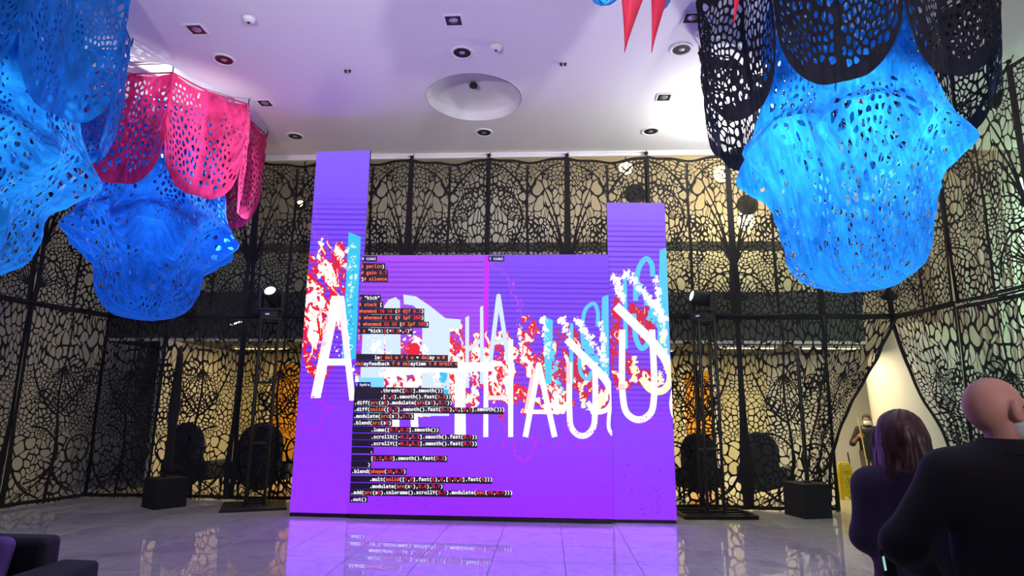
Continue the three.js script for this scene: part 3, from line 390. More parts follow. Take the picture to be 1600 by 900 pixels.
function rightPicture() {
  const p = painter(400, 1984, [[957.6, 811.8], [1057.9, 813.1], [1038.5, 316.8], [947.6, 316.2]]);
  ground(p, [[0, '#9468ff'], [0.3, '#854efc'], [0.6, '#8340fa'], [1, '#9333ff']], [330, 660, 8]);
  streaks(p, [[966, 530, 14, 80], [1000, 500, 26, 40], [975, 580, 18, 30], [1012, 590, 20, 26]], 210, 0.68, 0.46, 0.9, WHITE, '#d0103a'); p.splash(1010, 530, 1048, 570, 5, 26, 5, RED, 831);
  p.stroke([[993, 470], [994, 440], [1000, 415], [1010, 404], [1018, 412], [1020, 432]], 8, CYAN); p.poly([[1031, 390], [1042, 387], [1047, 560], [1027, 540]], CYAN); p.poly([[973, 428], [979, 428], [981, 545], [974, 545]], CYAN); p.stroke([[990, 490], [994, 530], [1002, 544], [1010, 540], [1016, 520]], 8, CYAN); p.splash(1000, 450, 1040, 520, 9, 60, 8, CYAN, 84);
  p.splash(960, 430, 972, 470, 7, 80, 4, WHITE, 85); p.splash(982, 428, 1040, 500, 7, 110, 5, WHITE, 86); p.splash(1024, 430, 1038, 530, 6, 70, 5, WHITE, 87); p.splash(1036, 520, 1048, 600, 5, 50, 5, CREAM, 88);
  p.stroke([[962, 478], [990, 505], [1020, 535], [1040, 562], [1049, 585]], 14, WHITE); p.stroke([[1047, 570], [1046, 598], [1034, 611], [1016, 608], [1002, 590]], 11, CREAM); p.splash(990, 560, 992, 600, 4, 34, 5, CREAM, 89); p.splash(1030, 580, 1034, 600, 5, 24, 4, CREAM, 90);
  p.stroke([[972, 515], [973, 620], [979, 645], [992, 655], [1004, 655], [1017, 645], [1022, 620], [1019, 515]], 10, WHITE); p.stroke([[1052, 610], [1049, 630], [1052, 648], [1056, 654]], 6, WHITE); p.poly([[968, 600], [976, 600], [976, 610], [968, 610]], '#ffd0d8');
  speck(p, [[965, 660, 1050, 730], [1000, 640, 1045, 680], [965, 730, 1010, 800]], 150, 1.4, '#c01aee', 91); speck(p, [[965, 720, 1050, 805]], 30, 1.4, '#6418d0', 92);
  return p.cv;
}
const ledShell = mat(lin(0.012, 0.012, 0.014), 0.5);
function ledScreen(label, canvas, a, b, y0, y1, plinth) {
  const w = Math.hypot(b.x - a.x, b.z - a.z), h = y1 - y0, turn = Math.atan2(-(b.z - a.z), b.x - a.x), t = thing('led_screen', label, 'screen', [(a.x + b.x) / 2, 0, (a.z + b.z) / 2], turn);
  const tex = new THREE.CanvasTexture(canvas); tex.colorSpace = THREE.SRGBColorSpace;
  part('cabinet', rbox(w, h, 0.044, 0.004, 0, y0 + h / 2, -0.0235), ledShell, t);
  part('display', T(new THREE.PlaneGeometry(w - 0.006, h - 0.006), 0, y0 + h / 2, 0.001), new THREE.MeshStandardMaterial({ color: 0x050505, roughness: 0.6, emissive: 0xffffff, emissiveMap: tex, emissiveIntensity: LV.led / EXPOSURE }), t, 'glowing violet display with lettering and code');
  part('plinth', plinth, ledShell, t);
  for (const s of w > 2 ? [-0.4, 0, 0.4] : [0]) { const x = s * w; part('rear_support', merge([box(0.05, h * 0.9, 0.05, x, h * 0.45, -0.13), box(0.05, 0.05, 0.75, x, 0.025, -0.48), bar(V(x, 0.05, -0.82), V(x, h * 0.45, -0.15), 0.02)]), M.blackMetal, t); }
  const l = rect(w - 0.05, h - 0.05, lin(0.27, 0.07, 1.0), LV.ledRect / EXPOSURE, t.localToWorld(V(0, y0 + h / 2, 0.012)), t.localToWorld(V(0, y0 + h / 2, 5))); return l;
}
scene.updateMatrixWorld(true);
const S = 1.05;
function screens() {
  const zc = -9.16 * S;
  ledScreen('wide square LED wall with white lettering and lines of code', centrePicture(), V(-2.898 * S, 0, zc), V(0.9406 * S, 0, zc), 0.0554 * S, 3.9136 * S, box(3.98, 0.052, 0.24, 0, 0.026, -0.08));
  ledScreen('tall narrow LED column with a big white letter A', leftPicture(), V((-2.8803 - 0.8992) * S, 0, (-9.2051 - 0.0199) * S), V(-2.8803 * S, 0, -9.2051 * S), 0.0458 * S, 5.6873 * S, box(0.9, 0.045, 0.2, 0, 0.0225, -0.06));
  ledScreen('shorter narrow LED column with a big white letter U', rightPicture(), V(0.9331 * S, 0, -9.2514 * S), V((0.9331 + 0.9127) * S, 0, (-9.2514 - 0.044) * S), 0.0368 * S, 4.7779 * S, box(0.92, 0.036, 0.2, 0, 0.018, -0.06));
}
screens();

// ---------------------------------------------------------------- ceiling fittings
{
  const dark = mat(lin(0.015, 0.015, 0.016), 0.4), dish = mat(lin(0.5, 0.5, 0.5), 0.3, { metalness: 0.8, side: THREE.DoubleSide });
  [[-4.65, -7.76, 'by the square downlight nearest the pink pendant'], [-1.19, -7.72, 'beside the middle smoke detector'], [1.85, -7.76, 'beside the black topped pendant'], [-4.65, -10.3, 'above the left light tower'], [-1.14, -10.26, 'between the dome and the back curtain'], [1.85, -10.31, 'above the shorter LED column']].forEach(([x, z, w]) => {
    const t = thing('round_downlight', 'round recessed downlight with stepped rings ' + w, 'downlight', [x, CEIL, z], 0, 'round downlights in the ceiling');
    part('ring', lathe([[0.165, 0], [0.165, -0.012], [0.15, -0.016], [0.125, -0.01], [0.12, -0.004], [0.12, 0]], 32), M.white, t);
    part('baffle', lathe([[0.12, -0.006], [0.105, -0.008], [0.1, -0.003], [0.085, -0.007], [0.08, -0.003], [0.06, -0.007], [0.05, -0.004], [0, -0.004]], 32), dark, t, 'black stepped baffle'); part('lamp_glass', lathe([[0, -0.018], [0.03, -0.014], [0.042, -0.005]], 20), dish, t);
  });
  [[-4.64, -7.04, 'beside the left smoke detector'], [-1.2, -6.99, 'in line with the dome'], [1.84, -7.06, 'beside the black pendant tie'], [-4.64, -9.04, 'beside the pink pendant'], [1.86, -9.09, 'in the bright patch of ceiling']].forEach(([x, z, w]) => {
    const t = thing('square_downlight', 'square recessed downlight with black inside ' + w, 'downlight', [x, CEIL, z], 0, 'square downlights in the ceiling');
    const s = new THREE.Shape(); s.moveTo(-0.125, -0.125); s.lineTo(0.125, -0.125); s.lineTo(0.125, 0.125); s.lineTo(-0.125, 0.125); s.closePath(); const h = new THREE.Path(); h.moveTo(-0.1, -0.1); h.lineTo(-0.1, 0.1); h.lineTo(0.1, 0.1); h.lineTo(0.1, -0.1); h.closePath(); s.holes.push(h);
    part('trim', T(new THREE.ExtrudeGeometry(s, { depth: 0.012, bevelEnabled: false }), 0, -0.012, 0, -Math.PI / 2), M.white, t); part('well', box(0.2, 0.004, 0.2, 0, -0.003, 0), dark, t, 'black well'); part('lamp_glass', lathe([[0, -0.022], [0.04, -0.018], [0.06, -0.005]], 20), dish, t);
  });
  [[-3.82, -6.83, 'beside the square downlight on the left'], [-0.7, -7.58, 'near the round dome']].forEach(([x, z, w]) => { const t = thing('smoke_detector', 'white round smoke detector on the ceiling ' + w, 'detector', [x, CEIL, z]); part('base', lathe([[0, 0], [0.09, 0], [0.09, -0.02], [0, -0.02]], 28), M.white, t); part('cap', lathe([[0.075, -0.02], [0.07, -0.045], [0.045, -0.065], [0, -0.068]], 28), M.white, t); part('sensor', lathe([[0.02, -0.066], [0.02, -0.075], [0, -0.077]], 12), dark, t); });
  [[-2.95, -8.11, 'left of the dome'], [0.23, -8.05, 'right of the dome']].forEach(([x, z, w]) => { const t = thing('sprinkler', 'small dark twin sprinkler head in the ceiling ' + w, 'sprinkler', [x, CEIL, z]); for (const d of [-0.03, 0.03]) part('nozzle', T(lathe([[0, 0], [0.022, 0], [0.02, -0.02], [0.008, -0.03], [0.018, -0.035], [0, -0.037]], 12), d), dark, t); });
}

// ---------------------------------------------------------------- light towers and moving heads
function tower(label, x, z, turn, w, baseW, baseD, plate) {
  const t = thing('light_tower', label, 'truss tower', [x, 0, z], turn), h = 3.14, r = w / 2;
  if (plate) part('base_plate', rbox(baseW, 0.04, baseD, 0.006, 0.0, 0.02, 0.03), M.black, t);
  else part('base_frame', merge([box(baseW, 0.055, 0.06, 0, 0.0275, baseD / 2), box(baseW, 0.055, 0.06, 0, 0.0275, -baseD / 2), box(0.06, 0.055, baseD, -baseW / 2, 0.0275, 0), box(0.06, 0.055, baseD, baseW / 2, 0.0275, 0), box(baseW - 0.1, 0.03, 0.05, 0, 0.03, 0.12), box(baseW - 0.1, 0.03, 0.05, 0, 0.03, -0.12)]), M.blackMetal, t);
  for (const [a, b] of [[-1, -1], [1, -1], [1, 1], [-1, 1]]) part('post', cyl(0.026, 0.026, h - 0.04, a * r, 0.04 + (h - 0.04) / 2, b * r, 12), M.blackMetal, t);
  for (const y of [0.09, 1.03, 2.05, h - 0.04]) part('rung', merge([[-1, -1, 1, -1], [1, -1, 1, 1], [1, 1, -1, 1], [-1, 1, -1, -1]].map(([a, b, c, d]) => bar(V(a * r, y, b * r), V(c * r, y, d * r), 0.016))), M.blackMetal, t);
  for (const [y0, y1] of [[0.09, 1.03], [1.03, 2.05], [2.05, h - 0.04]]) part('brace', merge([bar(V(-r, y0, -r), V(-r, y1, r), 0.01), bar(V(r, y1, -r), V(r, y0, r), 0.01), bar(V(-r, y0, -r), V(r, y1, -r), 0.01)]), M.blackMetal, t);
  part('top_plate', box(w + 0.06, 0.02, w + 0.06, 0, h + 0.01, 0), M.black, t); return t;
}
const glassGlow = (c, i) => new THREE.MeshStandardMaterial({ color: 0x111111, roughness: 0.2, emissive: c, emissiveIntensity: i / EXPOSURE });
function movingHead(label, pos, yokeTurn, aim, glow) {
  const t = thing('moving_head_light', label, 'stage light', pos, yokeTurn);
  part('base', rbox(0.3, 0.12, 0.3, 0.015, 0, 0.06, 0), M.black, t); part('control_screen', box(0.07, 0.03, 0.004, -0.02, 0.065, 0.151), glassGlow(0xbfd0ff, 0.5), t, 'small lit control display');
  const yoke = part('yoke', merge([rbox(0.4, 0.05, 0.16, 0.015, 0, 0.16, 0), rbox(0.05, 0.34, 0.15, 0.015, -0.19, 0.3, 0), rbox(0.05, 0.34, 0.15, 0.015, 0.19, 0.3, 0)]), M.black, t);
  const head = new THREE.Group(); head.name = 'head'; head.position.set(0, 0.38, 0); t.add(head); t.updateMatrixWorld(true);
  const d = aim.clone().sub(head.getWorldPosition(V(0, 0, 0))).normalize(), local = d.clone().applyAxisAngle(V(0, 1, 0), -yokeTurn); head.quaternion.setFromUnitVectors(V(0, 0, 1), local);
  part('shell', T(lathe([[0, -0.2], [0.1, -0.2], [0.13, -0.14], [0.13, 0.08], [0.115, 0.16], [0.115, 0.21], [0.095, 0.21], [0.09, 0.17], [0, 0.17]], 28), 0, 0, 0, Math.PI / 2), M.black, head);
  part('lens', T(lathe([[0.094, 0.19], [0.07, 0.2], [0, 0.206]], 28), 0, 0, 0, Math.PI / 2), glassGlow(0xe8f4ff, glow), head, 'glowing round lens');
  return head.localToWorld(V(0, 0, 0.235));
}
const PINK = V(-6.35, 6.45, -9.2), BLACKP = V(3.4, 6.45, -6.75), LEFTP = V(-6.45, 6.45, -6.0), MIDP = V(0.75, 6.45, -3.9);
{
  tower('black four-post truss tower on a flat plate beside the tall LED column', -4.87, -10.42, 0.42, 0.29, 1.0, 0.9, true);
  tower('black truss tower on an open frame beside the shorter LED column', 2.66, -10.5, 0.12, 0.27, 1.12, 0.72, false);
  const a = movingHead('black moving head lamp with a bright lens, on the tower of the tall LED column', [-4.87, 3.16, -10.42], 0.15, V(-4.2, 6.4, -5.2), 6);
  spot(lin(0.92, 0.96, 1), LV.headL, a, V(-6.0, 5.4, -8.9), 0.42, 0.8, 5);
  const b = movingHead('black moving head lamp turned sideways, on the tower of the shorter LED column', [2.66, 3.16, -10.5], -0.75, V(-5.0, 5.3, -8.6), 1.6);
  spot(lin(0.9, 0.95, 1), LV.headR, b, V(-5.2, 5.45, -8.6), 0.17, 0.7, 5);
}
// ---------------------------------------------------------------- pole stands with weight boxes
function stand(label, x, z, turn, w, h, lean) {
  const t = thing('pole_stand', label, 'stand', [x, 0, z], turn);
  part('weight_box', rbox(w, h, w, 0.006, 0, h / 2, 0), M.matte, t, 'black weight box'); part('pole', merge([cyl(0.028, 0.034, 2.2, lean, h + 1.09, 0, 12), cyl(0.06, 0.07, 0.03, lean, h + 0.015, 0, 16)]), M.blackMetal, t);
  return t;
}
stand('black box stand with a thin pole beside the passage', 4.2, -10.62, 0.28, 0.5, 0.52, 0.03);
{ const t = stand('black box stand with a wrapped pole before the left end of the curtain', -6.33, -10.25, -0.62, 0.5, 0.47, -0.02); part('wrap', T(lathe([[0.03, 0], [0.075, 0.15], [0.06, 0.6], [0.09, 1.1], [0.065, 1.7], [0.05, 2.0], [0.03, 2.05]], 12), -0.02, 0.5, 0), M.lace, t); }

// ---------------------------------------------------------------- hanging cut-fabric pendants
const mottle = noiseTexture(256, (x, y) => { const w = (a) => 0.5 - 0.5 * Math.cos(a * 2 * Math.PI), n = lerp(fbm(x * 26, y * 5, 33), fbm((x + 1) * 26, (y + 1) * 5, 33), w(x) * w(y)), v = 178 + 110 * (n - 0.5) + 18 * (hash2(x * 256 | 0, y * 256 | 0, 9) - 0.5); return [v, v, v].map((q) => clamp(q + 40, 90, 255)); }); mottle.repeat.set(0.12, 0.12);
const fabric = (c, tr = 0.5) => phys(c, 1, { map: mottle, side: THREE.DoubleSide, transmission: tr, specularIntensity: 0.25 });
const F = { blue: fabric(lin(0.02, 0.36, 1.0)), deep: fabric(lin(0.012, 0.2, 0.95)), pink: fabric(lin(0.93, 0.045, 0.22), 0.4), black: fabric(lin(0.022, 0.022, 0.03), 0.4), red: fabric(lin(0.92, 0.04, 0.09)), cyan: fabric(lin(0.03, 0.42, 0.95)) };
function sheetCells(W, H, seed, small, big, yscale) { const s = scatter(W, H / yscale, [], (x, y) => lerp(small, big, Math.pow(fbm(x * 3.2, y * 3.2, seed), 2) * 1.6), seed, 22000); return cellsOf(s, W, H / yscale, 0.28); }
const holeWeb = (seed, bias) => (x, y, size) => { const n = fbm(x * 1.7, y * 1.7, seed); return n < bias ? 99 : lerp(size * 1.5, size * 0.75, clamp((n - bias) * 3, 0, 1)); };
// petals: n of them around a zigzag rim; each hangs from a fold, its bottom edge is a scallop
function petal(i, n, a0, rFold, rTie, len, taper, seed, bias = 0.34, edge = 0.9) {
  const H = len, W = 1.1, ys = 2, da = 2 * Math.PI / n, a = a0 + i * da, P0 = [Math.cos(a) * rFold, Math.sin(a) * rFold];
  const map = (x, y0) => { const y = y0 * ys, q = clamp(x / W * 2 - 1, -1, 1), s = clamp(y / H, 0, 1), L = len * lerp(0.62, 1, Math.sqrt(Math.max(0, 1 - Math.pow(Math.abs(q), 2.3)))), b = a + q * da / 2, P1 = [Math.cos(b) * rTie, Math.sin(b) * rTie], k = Math.abs(q), e = a + Math.sign(q) * da / 2, PT = [Math.cos(e) * rTie, Math.sin(e) * rTie];
    const yy = s * L, sh = 1 - taper * yy / len, bulge = 0.05 * Math.sin(s * Math.PI) * Math.sin(k * Math.PI) + 0.06 * (fbm(x * 5, y * 3, seed + i) - 0.5) + 0.02 * (noise2(x * 14, y * 7, seed + i) - 0.5);
    const rx = lerp(P0[0], PT[0], k), rz = lerp(P0[1], PT[1], k), rr = Math.hypot(rx, rz), f = (rr * sh + bulge) / rr; return [rx * f, -yy - 0.05 * Math.sin(k * Math.PI), -rz * f * -1]; };
  const web0 = holeWeb(seed + i * 3, bias), web = (x, y, size) => { const q = Math.abs(x / W * 2 - 1), s = y * ys / H; return q > edge + 0.02 || q < 0.05 || s > 0.9 || s < 0.06 ? 99 : web0(x + i, y, size); };
  return flat([cutFelt(sheetCells(W, H, seed + i, 0.026, 0.085, ys), web, map, 0.05, 5)]);
}
// bell: a lathe-like sheet with wings at the folds
function bell(profile, n, a0, seed, wing, squash = [1, 1]) {
  const len = [0]; for (let k = 1; k < profile.length; k++) len.push(len[k - 1] + Math.hypot(profile[k][0] - profile[k - 1][0], profile[k][1] - profile[k - 1][1]));
  const H = len.at(-1), W = 2 * Math.PI * 0.85, ys = 2.1;
  const at = (s) => { let k = 1; while (k < len.length - 1 && len[k] < s) k++; const t = clamp((s - len[k - 1]) / (len[k] - len[k - 1]), 0, 1), p = (j) => profile[clamp(j, 0, profile.length - 1)]; const cr = (a, b, c, d) => 0.5 * (2 * b + (c - a) * t + (2 * a - 5 * b + 4 * c - d) * t * t + (3 * b - a - 3 * c + d) * t * t * t); return [0, 1, 2].map((m) => cr(p(k - 2)[m], p(k - 1)[m], p(k)[m], p(k + 1)[m])); };
  const map = (x, y0) => { const s = y0 * ys, [r, y, w] = at(clamp(s, 0, H)), t = x / W * 2 * Math.PI + Math.PI / 2 + Math.PI, c = Math.cos(n * (t - a0)), fold = Math.pow(0.5 + 0.5 * c, 3); const rr = r * (1 - 0.1 * (1 - fold) + wing * w * (fold - 0.3)) + 0.07 * (fbm(x * 5, s * 3, seed) - 0.5) + 0.07 * (noise2(x * 9, s * 1.4, seed + 4) - 0.5) + 0.03 * (noise2(x * 15 + s * 3, s * 8, seed + 6) - 0.5); return [Math.cos(t) * rr * squash[0], y - 0.28 * w * fold + 0.1 * w, Math.sin(t) * rr * squash[1]]; };
  const web0 = holeWeb(seed, 0.31), web = (x, y, size) => { const s = y * ys, t = x / W * 2 * Math.PI + Math.PI * 1.5, c = Math.cos(n * (t - a0)); return c > 0.93 || s > H * 0.94 ? 99 : web0(x, y, size); };
  return flat([cutFelt(sheetCells(W, H, seed, 0.026, 0.085, ys), web, map, 0.07, 5)]);
}
const BELL = [[0.8, -0.1, 0], [0.85, -0.8, 0], [0.93, -1.3, 0.15], [1.02, -1.6, 0.6], [1.15, -1.82, 1], [1.0, -2.05, 0.75], [0.86, -2.3, 0.3], [0.77, -2.65, 0], [0.72, -3.0, 0], [0.62, -3.25, 0], [0.44, -3.4, 0], [0.2, -3.47, 0], [0.03, -3.48, 0]];
const LOWBELL = BELL.map(([r, y, w]) => [r * 1.07, y < -0.5 && y > -2.5 ? y - 0.22 * Math.min(1, (-y - 0.5) / 1.0) * Math.min(1, (2.5 + y) / 0.2 + 0.35) : y, w]);
function pendant(label, pos, o) {
  const t = thing('fabric_pendant', label, 'hanging textile', [pos.x, pos.y, pos.z]);
  const n = o.n ?? 8, a0 = o.a0 ?? 0, rT = o.rTie ?? 1.55, rF = o.rFold ?? 1.28;
  const rim = []; for (let k = 0; k <= n * 2; k++) { const a = a0 + k * Math.PI / n, r = k % 2 ? rT : rF; rim.push(V(Math.cos(a) * r, 0, Math.sin(a) * r)); }
  part('rim', merge(rim.slice(1).map((p, k) => bar(rim[k], p, 0.012, 6))), o.skirt ?? o.bellMat, t);
  for (let k = 1; k < rim.length; k += 2) part('tie', bar(rim[k], rim[k].clone().add(V(0, CEIL - pos.y, 0)), 0.008, 6), M.matte, t);
  if (o.skirt) for (let i = 0; i < n; i++) part('petal', petal(i, n, a0, rF, rT, o.len ?? 1.68, o.taper ?? 0.12, o.seed, o.bias), o.skirt, t, o.skirtLabel);
  part('bell', bell(o.profile ?? BELL, o.bn ?? 8, o.ba ?? a0, o.seed + 50, o.wing ?? 0.1, o.squash), o.bellMat, t, o.bellLabel);
  if (o.bulb) { const by = o.bulbY ?? -0.75, l = new THREE.Group(); part('cord', bar(V(0, by + 0.1, 0), V(0, CEIL - pos.y, 0), 0.006, 6), M.matte, t); part('lamp_shade', lathe([[0.03, by + 0.12], [0.1, by + 0.1], [0.13, by], [0.125, by], [0.095, by + 0.09], [0.0, by + 0.1]], 20), M.black, t); part('bulb', new THREE.SphereGeometry(0.05, 16, 12).translate(0, by + 0.02, 0), glassGlow(0xe9f3ff, 3), t, 'lamp hanging inside the bell'); spot(lin(0.9, 0.96, 1), o.bulb * 4, V(pos.x, pos.y + by - 0.06, pos.z), V(pos.x, pos.y - 5, pos.z), 1.25, 0.6, 4); }
  return t;
}
pendant('pink scalloped pendant over a deep blue cut-fabric bell', PINK, { n: 8, a0: 34 * Math.PI / 180, skirt: F.pink, skirtLabel: 'pink cut-out fabric petal', bellMat: F.deep, bellLabel: 'blue cut-out bell', seed: 101, bulb: LV.bulb * 0.7, profile: LOWBELL, taper: 0.03, rTie: 1.55, rFold: 1.3, len: 1.68 });
pendant('black scalloped pendant over a bright blue cut-fabric bell', BLACKP, { n: 9, a0: 35 * Math.PI / 180, skirt: F.black, skirtLabel: 'black cut-out fabric petal', bellMat: F.blue, bias: 0.22, bellLabel: 'bright blue cut-out bell', seed: 303, bulb: LV.bulb * 1.7, rTie: 1.62, rFold: 1.38, len: 1.66, taper: 0.04 });
pendant('large light blue cut-fabric pendant beside the pink one', LEFTP, { n: 8, a0: 0.2, skirt: F.blue, skirtLabel: 'blue cut-out fabric petal', bias: 0.26, len: 1.75, bellMat: F.blue, seed: 505, bulb: LV.bulb * 0.9, profile: LOWBELL, taper: 0.03, rTie: 1.46, rFold: 1.26 });
{
  const t = pendant('cyan cut-fabric pendant with long red spikes at the middle of the ceiling', MIDP, { n: 6, a0: 0.3, bellMat: F.cyan, seed: 707, bulb: LV.bulb * 0.6, bulbY: -0.9, rTie: 0.9, rFold: 0.8, profile: [[0.8, -0.2, 0], [0.82, -0.7, 0.2], [0.78, -1.25, 0.6], [0.6, -1.52, 0.4], [0.35, -1.61, 0], [0.05, -1.63, 0]], wing: 0.1 });
  for (const [x0, y0, x1, w, z] of [[1000, 0, 976, 0.24, -4.25], [1042, 0, 1018, 0.17, -4.2], [1160, 0, 1147, 0.1, -4.1], [930, 0, 930, 0.1, -3.3], [870, 0, 880, 0.1, -3.4]]) {
    const tip = atZ(x1, x1 === 1147 ? 36 : x1 < 940 ? -20 : 82, z), top = atZ(x0, y0 - 90, z); const d = top.clone().sub(tip), s = [], N = 10; for (let k = 0; k <= N; k++) s.push([0.003 + w * 0.9 * Math.pow(k / N, 1.25), d.length() * k / N]);
    const g = lathe(s, 5); g.scale(1, 1, 0.35); g.applyQuaternion(new THREE.Quaternion().setFromUnitVectors(V(0, 1, 0), d.clone().normalize())); g.translate(tip.x - MIDP.x, tip.y - MIDP.y, tip.z - MIDP.z); part('spike', g, F.red, t, 'long red folded felt spike');
  }
}

// ---------------------------------------------------------------- what stands behind the lace
function lampBar(label, x, y, z, w, color, level, glow) { const t = thing('ceiling_light', label, 'lamp', [x, y, z]); part('housing', box(w, 0.05, 0.2, 0, -0.025, 0), M.white, t); part('diffuser', box(w - 0.06, 0.012, 0.16, 0, -0.056, 0), glassGlow(color, glow), t); rect(w - 0.06, 0.16, color, level / EXPOSURE, V(x, y - 0.075, z), V(x, 0, z + 0.001)); }
{
  const amber = lin(1, 0.72, 0.24), pale = lin(1, 0.86, 0.5);
  for (const [x, c, k, w] of [[-6.7, amber, 0.35, 'left'], [-4.6, amber, 1.3, 'amber'], [-1.2, amber, 0.5, 'middle'], [2.2, amber, 1.3, 'orange door'], [4.2, pale, 1.05, 'pale'], [5.9, pale, 0.9, 'passage']]) lampBar('long warm light strip under the mezzanine over the ' + w + ' stretch of wall', x, 3.01, x > 4 ? -13.25 : -14.0, 1.3, c, LV.under * 2.2 * k, 1.5);
  lampBar('cool light strip on the upper ceiling behind the LED wall', -1.0, 7.7, -13.0, 2.6, lin(0.78, 0.9, 1), LV.upperCool * 5, 1.5); lampBar('cool light strip on the upper ceiling above the left tower', -5.2, 7.7, -13.0, 1.6, lin(1, 0.85, 0.6), LV.upperLeft, 1.2);
  // bare warm lamps seen through the lace
  for (const [x, y, k, w] of [[978, 262, 0.9, 'above the shorter LED column'], [1128, 272, 1.2, 'near the blue bell'], [1165, 345, 2.2, 'over the mezzanine rail'], [470, 320, 0.25, 'behind the tall LED column']]) { const p = atZ(x, y, x === 1165 ? -14.2 : -12.3), hk = 7.7 - p.y, t = thing('flood_lamp', 'bare warm flood lamp behind the lace ' + w, 'lamp', [p.x, p.y, p.z]); part('bulb', new THREE.SphereGeometry(Math.min(0.2, 0.07 + 0.08 * k), 16, 12), glassGlow(lin(1, 0.75, 0.34), 9), t); part('bracket', merge([bar(V(0, 0.05, -0.05), V(0, hk, -0.05), 0.012), T(lathe([[0.1, -0.1], [0.13, -0.02], [0.1, -0.13]], 20), 0, 0, 0, -Math.PI / 2)]), M.blackMetal, t); point(lin(1, 0.7, 0.28), LV.upperWarm * k, p.clone().add(V(0, 0, 0.0)), 4); }
  // balcony rail on the mezzanine
  const t = thing('balcony_rail', 'glass balcony rail with a dark handrail on the mezzanine', 'railing', [-1.6, 4.14, -13.1]);
  part('handrail', rbox(16.2, 0.2, 0.08, 0.01, 0, 1.02, 0), M.fascia, t); const glass = phys(lin(0.92, 0.97, 0.96), 0.03, { transmission: 1, thickness: 0, side: THREE.DoubleSide });
  for (let k = 0; k < 10; k++) { part('pane', box(1.58, 0.86, 0.012, -7.3 + k * 1.62, 0.45, 0), glass, t); part('post', box(0.04, 0.94, 0.05, -8.1 + k * 1.62, 0.47, 0), M.chrome, t); }
  // round-topped white column beside the passage
  const c = solo('round_column', T(lathe([[0.95, 0], [1.0, 0.6], [1.08, 1.6], [1.12, 2.4], [1.02, 2.9], [0.8, 3.25], [0.45, 3.5], [0, 3.58]], 48), 8.05, 0, -13.6), mat(lin(0.78, 0.77, 0.73), 0.8), 'broad white round-topped column seen through the passage', 'column');
  // doors
  const door = (n, x, w, h, m) => { const g = new THREE.Group(); g.name = n; g.position.set(x, 0, REARZ + 0.12); g.userData.kind = 'structure'; scene.add(g); part('door_leaf', rbox(w, h, 0.05, 0.004, 0, h / 2, 0), m, g); part('door_frame', merge([box(0.08, h + 0.08, 0.08, -w / 2 - 0.04, h / 2 + 0.04, 0), box(0.08, h + 0.08, 0.08, w / 2 + 0.04, h / 2 + 0.04, 0), box(w, 0.08, 0.08, 0, h + 0.04, 0)]), M.white, g); part('door_handle', merge([bar(V(w / 2 - 0.1, 1, 0.05), V(w / 2 - 0.24, 1, 0.08), 0.012), bar(V(w / 2 - 0.1, 1, 0.02), V(w / 2 - 0.1, 1, 0.08), 0.016)]), M.chrome, g); };
  door('door_1', 3.72, 0.7, 2.6, M.orange); door('door_2', -6.3, 1.5, 2.7, M.orange); door('door_3', -10.4 + 1.6, 1.0, 2.4, mat(lin(0.18, 0.27, 0.22), 0.7));
  // pale green pleated drape before the right wall
  const gp = [], gi = [], NY = 2, NXX = 520; for (let j = 0; j <= NY; j++) for (let i = 0; i <= NXX; i++) { const s = i / NXX, z = lerp(-14.9, -3.5, s); gp.push(8.75 + 0.09 * Math.sin(s * 260) + 0.04 * Math.sin(s * 91 + 1), lerp(0.03, 7.0, j / NY), z); } for (let j = 0; j < NY; j++) for (let i = 0; i < NXX; i++) { const a = j * (NXX + 1) + i; gi.push(a, a + 1, a + NXX + 2, a, a + NXX + 2, a + NXX + 1); }
  const dg = new THREE.BufferGeometry(); dg.setAttribute('position', new THREE.Float32BufferAttribute(gp, 3)); dg.setIndex(gi); dg.computeVertexNormals(); dg.translate(0.45, 0, 0);
  solo('pleated_drape', dg, phys(lin(0.72, 0.73, 0.7), 0.95, { side: THREE.DoubleSide, transmission: 0.2 }), 'pale pleated drape in greenish light behind the right lace wall', 'curtain');
  for (const [z, k] of [[-8.4, 1], [-10.9, 0.9], [-6.2, 0.6]]) { const t2 = thing('tube_light', z === -8.4 ? 'upright white tube lamp before the pleated drape, nearest the black pendant' : z < -10 ? 'upright white tube lamp before the pleated drape, by the white column' : 'upright white tube lamp before the pleated drape, furthest from the column', 'lamp', [8.5, 2.6, z]); part('tube', cyl(0.03, 0.03, 3.2, 0, 1.6, 0, 12), glassGlow(lin(0.75, 1, 0.75), 2.2), t2); part('stem', cyl(0.04, 0.05, 2.6, 0, -1.3, 0, 12), M.white, t2); rect(0.06, 3.2, lin(0.56, 1, 0.58), LV.tube * 2 * k, V(8.54, 4.2, z), V(10, 4.2, z)); }
  // dim strip lamp on the left side and a tilted tube
  const p = atZ(372, 504, -12), q = thing('strip_lamp', 'short tilted white strip lamp behind the lace, left of the tower', 'lamp', [p.x, p.y, p.z]); part('tube', bar(V(-0.15, -0.05, 0), V(0.15, 0.05, 0), 0.016), glassGlow(0xffffff, 2), q); part('bracket', bar(V(0, 0, -0.02), V(0, 0, -1.1), 0.01), M.blackMetal, q); point(0xffffff, 0.3, p.clone().add(V(0, 0, 0.05)), 2);
  lampBar('dim cool light strip between left wall and lace', -9.3, 6.5, -9.0, 0.4, lin(0.9, 0.96, 1), 5, 1);
